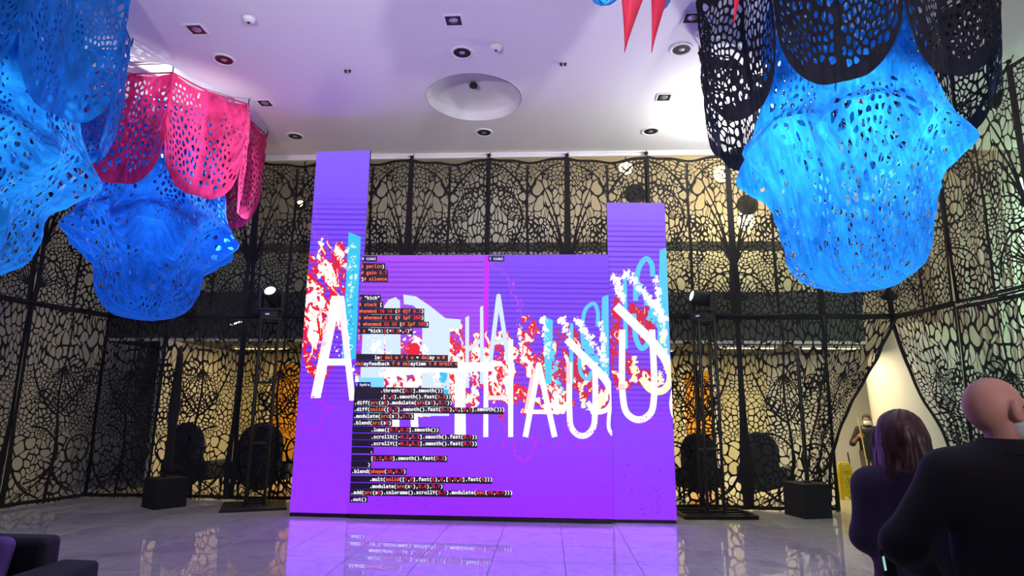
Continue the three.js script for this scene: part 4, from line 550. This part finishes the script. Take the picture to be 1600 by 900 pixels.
  // dark easy chairs behind the lace
  const chair = (x, z, turn, label, s) => { const c2 = thing('easy_chair', label, 'chair', [x, 0, z], turn, 'dark easy chairs behind the lace'); part('seat', rbox(0.75 * s, 0.2, 0.7 * s, 0.05, 0, 0.36, 0.02), M.upholstery, c2); part('backrest', T(new THREE.CapsuleGeometry(0.36 * s, 0.45, 8, 20).scale(1.05, 1, 0.28), 0, 0.72, -0.34 * s), M.upholstery, c2); for (const d of [-1, 1]) { part('arm', rbox(0.14, 0.34, 0.7 * s, 0.05, d * 0.42 * s, 0.46, 0), M.upholstery, c2); for (const e of [-1, 1]) part('leg', cyl(0.025, 0.02, 0.28, d * 0.33 * s, 0.14, e * 0.28 * s, 8), M.black, c2); } };
  M.upholstery = mat(lin(0.045, 0.048, 0.06), 0.9);
  chair(-6.75, -11.85, 3.0, 'dark grey easy chair behind the lace by the wrapped pole', 1.05); chair(-5.45, -11.95, 3.3, 'dark grey easy chair behind the lace by the left tower', 1.1); chair(2.75, -11.9, 3.1, 'dark easy chair behind the lace by the right tower', 0.85); chair(4.15, -12.4, 2.6, 'dark grey easy chair behind the lace, beside a pole stand', 0.9);
}

// ---------------------------------------------------------------- flood lamp hanging behind the black pendant
{
  const p = V(3.05, 5.75, -9.35), t = thing('flood_lamp', 'white flood lamp hanging behind the black and blue pendant', 'lamp', [p.x, p.y, p.z]);
  part('shell', T(lathe([[0, -0.16], [0.09, -0.15], [0.13, 0], [0.12, 0.005], [0, 0]], 24), 0, 0, 0), M.black, t); part('lens', T(lathe([[0.118, 0.008], [0, 0.012]], 24)), glassGlow(0xffffff, 6), t); part('hanger', merge([bar(V(-0.15, -0.05, 0), V(-0.15, CEIL - p.y, 0), 0.01), bar(V(0.15, -0.05, 0), V(0.15, CEIL - p.y, 0), 0.01), bar(V(-0.15, -0.05, 0), V(0.15, -0.05, 0), 0.01)]), M.blackMetal, t);
  point(lin(1, 0.98, 0.94), LV.flood * 0.35, p.clone().add(V(0, 0.04, 0)), 5);
}

// ---------------------------------------------------------------- stage floods on stands behind the viewer, tipped up at ceiling and pendants
for (const [x, w] of [[-3.4, 'left'], [3.4, 'right']]) {
  const t = thing('stage_flood', 'stage flood lamp on a tall stand behind the audience, by the ' + w + ' wall', 'stage light', [x, 0, 1.6]);
  part('stand', merge([cyl(0.02, 0.02, 2.5, 0, 1.25, 0, 10), ...[0, 2.1, 4.2].map((a) => bar(V(0, 0.5, 0), V(Math.cos(a) * 0.5, 0.01, Math.sin(a) * 0.5), 0.014))]), M.blackMetal, t);
  const aim = V(-x * 0.12, CEIL, -7.2), from = V(x, 2.6, 1.6), d = aim.clone().sub(from).normalize(), q = new THREE.Quaternion().setFromUnitVectors(V(0, 0, 1), d), h = part('head', T(lathe([[0, -0.2], [0.12, -0.18], [0.16, 0], [0.15, 0.01], [0, 0]], 24), 0, 0, 0, Math.PI / 2), M.black, t); h.position.y = 2.6; h.quaternion.copy(q);
  part('lens', T(lathe([[0.145, 0.012], [0, 0.016]], 24), 0, 0, 0, Math.PI / 2), glassGlow(lin(0.95, 0.88, 1), 4), h); spot(lin(0.95, 0.86, 1), LV.stage, from.clone().addScaledVector(d, 0.08), aim, 0.72, 0.8, 8);
}

// ---------------------------------------------------------------- people (each built facing +z, feet at the origin)
const skin = (r, g, b) => phys(lin(r, g, b), 0.55, { specularIntensity: 0.6 }), flip = (p, s) => [p[0] * s, p[1], p[2]];
function handField(w, dir, palmUp, side, curl, r = 1) { // wrist, direction of the fingers, normal of the palm's back
  const d = dir.clone().normalize(), nrm = palmUp.clone().addScaledVector(d, -palmUp.dot(d)).normalize(), sd = d.clone().cross(nrm).multiplyScalar(side), at = (a, b, c) => w.clone().addScaledVector(d, a).addScaledVector(sd, b).addScaledVector(nrm, c), A = (v) => [v.x, v.y, v.z], f = [];
  const palm = [bone(A(at(0, 0, 0)), A(at(0.05, 0.018, 0)), 0.024, 0.02), bone(A(at(0, 0, 0)), A(at(0.055, -0.018, 0)), 0.024, 0.02), bone(A(at(0.055, 0.03, 0)), A(at(0.052, -0.03, 0)), 0.016, 0.015)];
  const fingers = [[0.03, 0.036, 0.024, 0.018], [0.011, 0.042, 0.028, 0.02], [-0.01, 0.038, 0.026, 0.018], [-0.029, 0.03, 0.02, 0.016]].map(([s, a, b, c]) => { const p0 = at(0.07, s, 0), bend = (p, l, q) => p.clone().addScaledVector(d, Math.cos(q) * l).addScaledVector(nrm, -Math.sin(q) * l), p1 = bend(p0, a, curl * 0.7), p2 = bend(p1, b, curl * 1.6), p3 = bend(p2, c, curl * 2.3); return blend([bone(A(p0), A(p1), 0.0095, 0.009), bone(A(p1), A(p2), 0.009, 0.008), bone(A(p2), A(p3), 0.008, 0.007)], 0.004); });
  const th = [at(0.015, 0.03, -0.005), at(0.045, 0.05, -0.015 - 0.01 * curl), at(0.07, 0.052 - 0.012 * curl, -0.025 - 0.018 * curl)]; fingers.push(blend([bone(A(th[0]), A(th[1]), 0.013, 0.011), bone(A(th[1]), A(th[2]), 0.011, 0.009)], 0.004));
  const pf = blend(palm, 0.02); const fn = (x, y, z) => { let v = pf(x, y, z); for (const q of fingers) { const dd = q(x, y, z), h = clamp(0.5 + 0.5 * (v - dd) / 0.008, 0, 1); v = lerp(v, dd, h) - 0.008 * h * (1 - h); } return v; };
  const lo = [w.x - 0.05 + Math.min(0, d.x * 0.13) - 0.05, w.y - 0.1 + Math.min(0, d.y * 0.1), w.z - 0.1 + Math.min(0, d.z * 0.1)], hi = [w.x + 0.1 + Math.max(0, d.x * 0.1), w.y + 0.1 + Math.max(0, d.y * 0.1), w.z + 0.1 + Math.max(0, d.z * 0.1)]; return nets(fn, lo, hi, 0.005);
}
function headFields(c, s = 1) { // skull, jaw, nose, ears, neck; c is the centre of the skull
  const p = (x, y, z) => [c[0] + x * s, c[1] + y * s, c[2] + z * s];
  return [ellip(p(0, 0.015, -0.012), [0.078 * s, 0.098 * s, 0.097 * s]), ellip(p(0, -0.045, 0.03), [0.06 * s, 0.078 * s, 0.066 * s]), bone(p(0, -0.095, 0.055), p(0, -0.1, 0.06), 0.024 * s, 0.022 * s), bone(p(0, 0.0, 0.086), p(0, -0.034, 0.105), 0.008 * s, 0.014 * s), bone(p(-0.035, 0.012, 0.075), p(0.035, 0.012, 0.075), 0.012 * s, 0.012 * s), bone(p(-0.02, -0.068, 0.088), p(0.02, -0.068, 0.088), 0.008 * s, 0.008 * s)];
}
const earFields = (c, s = 1) => [-1, 1].map((d) => blend([ellip([c[0] + d * 0.087 * s, c[1] + 0.0 * s, c[2] - 0.008 * s], [0.013 * s, 0.036 * s, 0.022 * s]), ellip([c[0] + d * 0.084 * s, c[1] - 0.024 * s, c[2] + 0.002 * s], [0.012 * s, 0.018 * s, 0.013 * s])], 0.006));
function turnField(f, pivot, yaw, tilt = 0) { const c = Math.cos(-yaw), s = Math.sin(-yaw), ct = Math.cos(-tilt), st = Math.sin(-tilt); return (x, y, z) => { let a = x - pivot[0], b = y - pivot[1], d = z - pivot[2]; [a, d] = [a * c + d * s, -a * s + d * c]; [b, d] = [b * ct - d * st, b * st + d * ct]; return f(a + pivot[0], b + pivot[1], d + pivot[2]); }; }
function person(label, pos, turn, o) {
  const t = thing('person', label, 'person', pos, turn), H = o.h, k = H / 1.75, q = (x, y, z) => [x * k, y * k, z * k];
  const hip = q(0.1, 0.92, 0), kneeL = q(0.11, 0.49, 0.02), ank = q(0.1, 0.09, -0.02), sh = o.sh ?? 0.185, head = [o.lean?.[0] ?? 0, H - 0.118 * k, (o.lean?.[1] ?? 0.015)], neck = [head[0] * 0.5, 1.46 * k, -0.01];
  const arms = o.arms.map(([e, w], i) => { const s = i ? -1 : 1; return { S: [s * sh * k, 1.405 * k, -0.01], E: e, W: w, s }; });
  const torso = (g) => [bone(q(0, 0.98, 0), q(0, 1.12, 0), 0.145 * k + g, 0.135 * k + g, 0.75), bone(q(-0.045, 1.15, 0), q(-0.06, 1.34, 0), 0.115 * k + g, 0.115 * k + g, 0.85), bone(q(0.045, 1.15, 0), q(0.06, 1.34, 0), 0.115 * k + g, 0.115 * k + g, 0.85), bone([-sh * k * 0.85, 1.4 * k, -0.01], [sh * k * 0.85, 1.4 * k, -0.01], 0.065 * k + g, 0.065 * k + g), bone([-sh * k * 0.5, 1.42 * k, -0.015], [neck[0], 1.49 * k, -0.02], 0.06 * k + g * 0.7, 0.05 * k + g * 0.5), bone([sh * k * 0.5, 1.42 * k, -0.015], [neck[0], 1.49 * k, -0.02], 0.06 * k + g * 0.7, 0.05 * k + g * 0.5)];
  const legs = (g) => [-1, 1].flatMap((s) => [bone(flip(hip, s), flip(kneeL, s), 0.09 * k + g, 0.058 * k + g), bone(flip(kneeL, s), flip(ank, s), 0.056 * k + g, 0.038 * k + g)]);
  const armF = (g, cut = 1) => arms.flatMap((a) => { const m = a.E.map((v, i) => lerp(v, a.W[i], cut)); return [bone(a.S, a.E, 0.052 * k + g, 0.042 * k + g), ...(cut > 0 ? [bone(a.E, m, 0.041 * k + g, lerp(0.041, 0.028, cut) * k + g)] : [])]; });
  const hf = turnField(blend(headFields(head, k * (o.hs ?? 1)), 0.028), head, o.headTurn ?? 0, o.headTilt ?? 0), ears = earFields(head, k * (o.hs ?? 1)).map((f) => turnField(f, head, o.headTurn ?? 0, o.headTilt ?? 0));
  const core = blend([...torso(0), ...legs(0), ...armF(0), bone(neck, [head[0], head[1] - 0.06 * k, head[2] - 0.02], 0.05 * k, 0.048 * k)], 0.045);
  const headAll = blend([hf, ...ears, bone([neck[0], neck[1] + 0.02, neck[2]], [head[0], head[1] - 0.06 * k, head[2] - 0.02], 0.055 * k, 0.052 * k)], 0.012);
  const gs = [nets(core, [-0.46, 0.02, -0.24], [0.46, 1.5 * k + 0.02, 0.36], 0.018), nets(headAll, [head[0] - 0.14, neck[1] - 0.03, head[2] - 0.15], [head[0] + 0.14, H + 0.02, head[2] + 0.16], 0.0058)];
  arms.forEach((a, i) => { const W = V(...a.W), d = W.clone().sub(V(...a.E)).normalize(); gs.push(handField(W.clone().addScaledVector(d, 0.02), o.fingers?.[i] ?? d, o.palm?.[i] ?? V(a.s, 0, 0.2), a.s, o.curl?.[i] ?? 0.35)); });
  part('body', merge(gs), o.skin, t);
  const lowY = (y) => (f) => (x, yy, z) => Math.max(f(x, yy, z), y - yy), topY = (y) => (f) => (x, yy, z) => Math.max(f(x, yy, z), yy - y);
  const coat = blend([...torso(o.coatG ?? 0.022), ...armF(o.sleeveG ?? 0.02, o.sleeve ?? 0.93), ...(o.coatLow ? [bone(q(0, 1.0, 0), [0, o.coatLow * k, 0.0], 0.17 * k, 0.185 * k, 0.78)] : [])], 0.05);
  let cf = lowY(o.hem * k)(coat); const nk = turnField((x, y, z) => y - (1.475 * k) - (z > 0 ? -0.5 * z : 0), head, 0); const cf2 = cf; cf = (x, y, z) => Math.max(cf2(x, y, z), y - (1.5 + (o.collarUp ?? 0)) * k + Math.max(0, z) * 0.9);
  part(o.coatName, nets(cf, [-0.5, o.hem * k - 0.03, -0.28], [0.5, 1.58 * k, 0.38], 0.0135), o.coat, t, o.coatLabel);
  if (o.collar) part('collar', T(lathe([[0.072 * k, 0.02], [0.082 * k, 0], [0.1 * k, -0.03], [0.092 * k, -0.035], [0.074 * k, 0.0]], 28), neck[0] * 1.2, 1.515 * k, -0.012), o.coat, t);
  part('trousers', nets(blend([...legs(0.018), bone(q(0, 0.96, 0), q(0, 1.02, 0), 0.15 * k, 0.15 * k, 0.78)].map((f) => topY(1.04 * k)(f)), 0.03), [-0.28, 0.05, -0.2], [0.28, 1.1 * k, 0.24], 0.018), o.trousers, t);
  for (const s of [-1, 1]) part('shoe', nets(blend([bone([s * 0.1 * k, 0.045, -0.05], [s * 0.12 * k, 0.04, 0.11], 0.045, 0.042), bone([s * 0.1 * k, 0.09, -0.03], [s * 0.105 * k, 0.05, 0.0], 0.05, 0.045)], 0.03), [s * 0.1 * k - 0.12, 0.001, -0.15], [s * 0.1 * k + 0.12, 0.17, 0.2], 0.01), M.black, t);
  const hd = new THREE.Group(); hd.name = 'face'; hd.position.set(...head); hd.rotation.y = o.headTurn ?? 0; t.add(hd); const e = k * (o.hs ?? 1);
  for (const s of [-1, 1]) { part('eye', ellipsoid(0.013 * e, 0.009 * e, 0.008 * e, s * 0.032 * e, 0.0, 0.084 * e), mat(lin(0.6, 0.58, 0.55), 0.3), hd); part('iris', ellipsoid(0.006 * e, 0.006 * e, 0.004 * e, s * 0.032 * e, 0.0, 0.0905 * e), mat(lin(0.03, 0.02, 0.015), 0.3), hd); part('eyebrow', T(new THREE.CapsuleGeometry(0.004 * e, 0.026 * e, 3, 8), s * 0.034 * e, 0.022 * e, 0.09 * e, 0, 0, Math.PI / 2), o.hair ?? M.black, hd); }
  part('mouth', ellipsoid(0.022 * e, 0.006 * e, 0.006 * e, 0, -0.066 * e, 0.094 * e), mat(lin(0.35, 0.12, 0.1), 0.5), hd);
  return { t, hd, head, k: e, H };
}
function ellipsoid(a, b, c, x = 0, y = 0, z = 0) { return T(new THREE.SphereGeometry(1, 20, 14).scale(a, b, c), x, y, z); }
{
  // older man, back to us, head turned to the right
  const cloth = mat(lin(0.007, 0.0065, 0.008), 0.95), man = person('bald bearded man in glasses and a black jacket, seen from behind', [1.66, 0, -2.4], Math.PI - 0.18, { h: 1.81, hs: 1.02, headTurn: -1.2, lean: [-0.01, 0.03], sh: 0.19, skin: skin(0.5, 0.24, 0.17), coat: cloth, coatName: 'jacket', coatG: 0.03, sleeveG: 0.024, coatLow: 0.72, hem: 0.72, collar: true, collarUp: 0.03, trousers: cloth, hair: mat(lin(0.3, 0.28, 0.26), 0.9), arms: [[[0.36, 1.2, 0.0], [0.2, 1.03, 0.22]], [[-0.34, 1.2, 0.0], [-0.2, 1.03, 0.22]]], curl: [0.7, 0.7], palm: [V(0.4, 0.8, 0), V(-0.4, 0.8, 0)] });
  const { hd, k } = man, rim = mat(lin(0.01, 0.01, 0.01), 0.3);
  const gl = new THREE.Group(); gl.name = 'glasses'; hd.add(gl); for (const s of [-1, 1]) { part('lens_frame', T(new THREE.TorusGeometry(0.026 * k, 0.0025, 8, 28), s * 0.034 * k, 0.0, 0.105 * k), rim, gl); part('temple', tube([V(s * 0.06 * k, 0.006, 0.104 * k), V(s * 0.08 * k, 0.008, 0.06 * k), V(s * 0.084 * k, 0.01, 0.0), V(s * 0.08 * k, -0.014, -0.026 * k)], 0.0028, 20, 6), rim, gl); } part('bridge', bar(V(-0.009, 0.004, 0.106 * k), V(0.009, 0.004, 0.106 * k), 0.002), rim, gl);
  const beardF = blend([ellip([0, -0.082 * k, 0.045 * k], [0.064 * k, 0.05 * k, 0.064 * k]), ellip([-0.06 * k, -0.05 * k, 0.02 * k], [0.018 * k, 0.04 * k, 0.03 * k]), ellip([0.06 * k, -0.05 * k, 0.02 * k], [0.018 * k, 0.04 * k, 0.03 * k])], 0.02), rb = (x, y, z) => Math.max(beardF(x, y, z) + 0.004 * (noise2(x * 160 + z * 90, y * 90, 3) - 0.5), (z > 0.07 ? y + 0.075 * k : -1)); part('beard', nets(rb, [-0.12, -0.17, -0.06], [0.12, 0.02, 0.14], 0.005), mat(lin(0.5, 0.47, 0.44), 0.95), hd, 'short grey beard');
  // woman with dark red hair, partly behind him
  const plum = mat(lin(0.034, 0.024, 0.055), 0.9), w = person('woman with dark reddish hair in a dark purple coat beside the bald man', [1.66, 0, -3.02], Math.PI - 0.55, { h: 1.665, headTurn: -0.6, sh: 0.175, skin: skin(0.48, 0.25, 0.19), coat: plum, coatName: 'coat', coatG: 0.022, sleeveG: 0.018, coatLow: 0.5, hem: 0.42, collar: true, trousers: cloth, hair: mat(lin(0.05, 0.02, 0.018), 0.8), arms: [[[0.2, 1.1, 0.0], [0.12, 1.02, 0.22]], [[-0.2, 1.1, 0.0], [-0.12, 1.02, 0.22]]], curl: [0.9, 0.9], palm: [V(0.3, 0.9, 0), V(-0.3, 0.9, 0)] });
  const hk = w.k, hairF = blend([ellip([0, 0.03 * hk, -0.022 * hk], [0.103 * hk, 0.11 * hk, 0.115 * hk]), bone([-0.075 * hk, -0.01, -0.03], [-0.085 * hk, -0.17 * hk, -0.02], 0.06 * hk, 0.062 * hk), bone([0.075 * hk, -0.01, -0.03], [0.085 * hk, -0.17 * hk, -0.02], 0.06 * hk, 0.062 * hk), bone([0, -0.02, -0.075 * hk], [0, -0.2 * hk, -0.075 * hk], 0.07 * hk, 0.062 * hk)], 0.04);
  const hair2 = (x, y, z) => { const a = Math.atan2(x, -z), strand = 0.002 * Math.sin(a * 40 + 9 * noise2(a * 5, y * 12, 2)) + 0.016 * (noise2(a * 5, y * 9, 6) - 0.5); const face = z > 0.045 && Math.abs(x) < 0.062 && y < 0.07 ? 0.04 : -1; return Math.max(hairF(x, y, z) + strand, face * 1 > 0 ? z - 0.045 : -1, -0.225 - y); };
  part('hair', nets(hair2, [-0.17, -0.26, -0.17], [0.17, 0.16, 0.11], 0.0058), phys(lin(0.045, 0.014, 0.012), 0.5, { sheen: 0.4, sheenColor: lin(0.4, 0.15, 0.15) }), w.hd, 'dark reddish shoulder-length hair');
  { const p = atZ(1379, 872, -2.5), ph = thing('smartphone', 'small lit smartphone held low by the woman in purple', 'phone', [p.x + 0.02, p.y - 0.03, p.z], 0.5); part('case', rbox(0.07, 0.14, 0.009, 0.004, 0, 0, 0), M.black, ph); part('screen', box(0.012, 0.05, 0.001, -0.028, 0.02, 0.005), glassGlow(lin(0.5, 0.9, 0.9), 0.7), ph); ph.rotation.z = 0.15; }
  // cleaner with mask, broom in the right hand
  const navy = mat(lin(0.012, 0.013, 0.02), 0.9), c = person('cleaner in a dark polo shirt and white face mask holding a broom upright', [6.56, 0, -13.25], -0.32, { h: 1.6, skin: skin(0.3, 0.15, 0.09), sh: 0.175, coat: navy, coatName: 'polo_shirt', coatG: 0.02, sleeveG: 0.026, sleeve: 0, hem: 0.78, coatLow: 0.8, collar: true, trousers: mat(lin(0.1, 0.085, 0.075), 0.9), arms: [[[0.26, 1.02, -0.02], [0.25, 0.8, 0.05]], [[-0.3, 1.02, 0.06], [-0.21, 1.16, 0.22]]], curl: [0.4, 1.25], fingers: [V(0, -1, 0.1), V(0.75, 0.15, 0.65)], palm: [V(1, 0, 0.2), V(-0.6, 0.1, 0.8)] });
  const ck = c.k; part('hair', nets((x, y, z) => Math.max(blend([ellip([0, 0.03 * ck, -0.02 * ck], [0.09 * ck, 0.1 * ck, 0.105 * ck]), ellip([0, -0.03 * ck, -0.07 * ck], [0.07 * ck, 0.08 * ck, 0.05 * ck])], 0.03)(x, y, z), z - 0.03 - (y > 0.055 ? 0.06 : 0)), [-0.14, -0.15, -0.16], [0.14, 0.17, 0.12], 0.005), mat(lin(0.012, 0.009, 0.008), 0.7), c.hd);
  part('face_mask', nets((x, y, z) => Math.max(Math.abs(ellip([0, -0.055 * ck, 0.042 * ck], [0.068 * ck, 0.07 * ck, 0.082 * ck])(x, y, z)) - 0.004, 0.01 - z, y + 0.018 * ck, -0.115 * ck - y), [-0.1, -0.15, -0.02], [0.1, 0.02, 0.15], 0.004), mat(lin(0.85, 0.86, 0.87), 0.9), c.hd, 'white face mask'); for (const s of [-1, 1]) part('mask_loop', tube([V(s * 0.062 * ck, -0.03 * ck, 0.05 * ck), V(s * 0.08 * ck, -0.005, 0.02), V(s * 0.085 * ck, -0.03, -0.01), V(s * 0.062 * ck, -0.085 * ck, 0.04)], 0.0015, 16, 5), M.white, c.hd);
  part('glove', nets(blend([bone([0.25, 0.74, 0.06], [0.25, 0.62, 0.07], 0.035, 0.03), bone([0.25, 0.72, 0.07], [0.23, 0.64, 0.1], 0.02, 0.016)], 0.02), [0.15, 0.55, -0.02], [0.35, 0.8, 0.18], 0.008), M.white, c.t, 'white glove');
  // broom, sign, mop
  c.t.updateMatrixWorld(true); const grip = c.t.localToWorld(V(-0.165, 1.19, 0.285)); const b = thing('broom', 'push broom with a pale wooden handle held by the cleaner', 'broom', [grip.x, 0, grip.z + 0.02]);
  const low = V(0.07, 0.12, 0.08), up = V(0, 1.19, 0).add(V(0, 1.19, 0).sub(low).normalize().multiplyScalar(0.36)); part('handle', bar(low, up, 0.013, 10), mat(lin(0.62, 0.45, 0.22), 0.6), b); part('head', rbox(0.34, 0.05, 0.07, 0.012, 0.03, 0.12, 0.08), mat(lin(0.12, 0.12, 0.2), 0.7), b); const R = rng(8), br = []; for (let k = 0; k < 60; k++) { const x = lerp(-0.13, 0.19, (k % 20) / 19), z = 0.06 + 0.02 * Math.floor(k / 20); br.push(bar(V(x, 0.1, z), V(x + (R() - 0.5) * 0.03, 0.002, z + (R() - 0.5) * 0.04), 0.004, 4)); } const bm = part('bristles', merge(br), mat(lin(0.06, 0.06, 0.12), 0.9), b, 'dark blue bristles'); bm.userData.kind = 'stuff';
  const s = thing('wet_floor_sign', 'yellow folding wet floor sign standing in the passage', 'sign', [5.79, 0, -12.72], -0.12), ym = mat(lin(0.78, 0.58, 0.02), 0.5);
  const board = new THREE.Shape(); [[-0.16, 0], [-0.08, 0], [-0.075, 0.06], [0.075, 0.06], [0.08, 0], [0.16, 0], [0.11, 0.66], [0.085, 0.69], [0.04, 0.69], [0.035, 0.65], [-0.035, 0.65], [-0.04, 0.69], [-0.085, 0.69], [-0.11, 0.66]].forEach(([x, y], i) => (i ? board.lineTo(x, y) : board.moveTo(x, y)));
  const cv = document.createElement('canvas'); cv.width = 256; cv.height = 512; const g = cv.getContext('2d'); g.fillStyle = '#e0be10'; g.fillRect(0, 0, 256, 512); g.fillStyle = '#1a1405'; g.textAlign = 'center'; g.font = 'bold 34px sans-serif'; g.fillText('CUIDADO', 128, 80); g.font = 'bold 30px sans-serif'; g.fillText('PISO MOJADO', 128, 115); g.lineWidth = 9; g.strokeStyle = '#1a1405'; g.beginPath(); g.moveTo(128, 150); g.lineTo(210, 285); g.lineTo(46, 285); g.closePath(); g.stroke(); g.lineWidth = 12; g.beginPath(); g.arc(108, 200, 9, 0, 7); g.fill(); g.beginPath(); g.moveTo(112, 215); g.lineTo(132, 245); g.lineTo(165, 262); g.moveTo(132, 245); g.lineTo(120, 272); g.moveTo(115, 222); g.lineTo(150, 222); g.stroke(); g.font = 'bold 30px sans-serif'; g.fillText('CAUTION', 128, 335); g.fillText('WET FLOOR', 128, 372); g.fillRect(120, 440, 80, 20);
  const tx = new THREE.CanvasTexture(cv); tx.colorSpace = THREE.SRGBColorSpace; const pm = new THREE.MeshStandardMaterial({ map: tx, roughness: 0.5 });
  for (const d of [1, -1]) { const gg = new THREE.ExtrudeGeometry(board, { depth: 0.018, bevelEnabled: true, bevelSize: 0.003, bevelThickness: 0.003, bevelSegments: 1 }); const panel = part('panel', T(gg, 0, 0, -0.009, -d * 0.2), ym, s); panel.position.z = d * 0.145; if (d > 0) part('print', T(new THREE.PlaneGeometry(0.19, 0.48), 0, 0.34, 0.0135, -0.2), pm, panel, 'printed warning'); } part('hinge', bar(V(-0.08, 0.675, 0), V(0.08, 0.675, 0), 0.014), ym, s);
  const mp = atY(1337, 777, 0), m = thing('mop', 'dark handled mop with a yellow head leaning by the wet floor sign', 'mop', [mp.x, 0, mp.z]); part('handle', bar(V(0, 0.05, 0), V(-0.02, 0.85, -0.12), 0.014), M.black, m); const mh = []; for (let k = 0; k < 44; k++) { const a = R() * 6.3, r = 0.07 + R() * 0.1; mh.push(tube([V(0, 0.09, 0), V(Math.cos(a) * r * 0.6, 0.07, Math.sin(a) * r * 0.6), V(Math.cos(a) * r, 0.012, Math.sin(a) * r)], 0.01, 6, 5)); } part('mop_head', merge(mh), mat(lin(0.5, 0.42, 0.1), 0.95), m, 'yellow string mop head').userData.kind = 'stuff'; part('clamp', box(0.12, 0.03, 0.04, 0, 0.09, 0), M.black, m);
}
// ---------------------------------------------------------------- dark armchair at the lower left edge
{
  const up = mat(lin(0.018, 0.015, 0.022), 0.85), t = thing('armchair', 'dark upholstered armchair at the edge of the floor with a purple cushion on it', 'armchair', [-3.68, 0, -3.84], 0.0);
  part('base', rbox(1.28, 0.3, 0.9, 0.03, 0, 0.2, 0), up, t); part('backrest', rbox(0.74, 0.46, 0.18, 0.05, -0.02, 0.56, -0.36), up, t); for (const d of [-1, 1]) part('arm', rbox(0.28, 0.34, 0.9, 0.04, d * 0.5, 0.46, 0), up, t); part('seat_pad', rbox(0.7, 0.1, 0.66, 0.04, 0, 0.4, 0.08), up, t); for (const a of [-1, 1]) for (const b of [-1, 1]) part('leg', cyl(0.025, 0.02, 0.06, a * 0.56, 0.03, b * 0.38, 8), M.black, t);
  const cs = solo('cushion', T(new RoundedBoxGeometry(0.42, 0.36, 0.13, 4, 0.06), 0, 0, 0), mat(lin(0.16, 0.07, 0.32), 0.8), 'soft purple cushion leaning in the dark armchair', 'cushion'); cs.position.set(-3.69, 0.635, -4.01); cs.rotation.set(-0.22, 0, 0);
}

scene.traverse((o) => { if (o.isMesh) { o.castShadow = true; o.receiveShadow = true; } });
renderer.render(scene, camera);
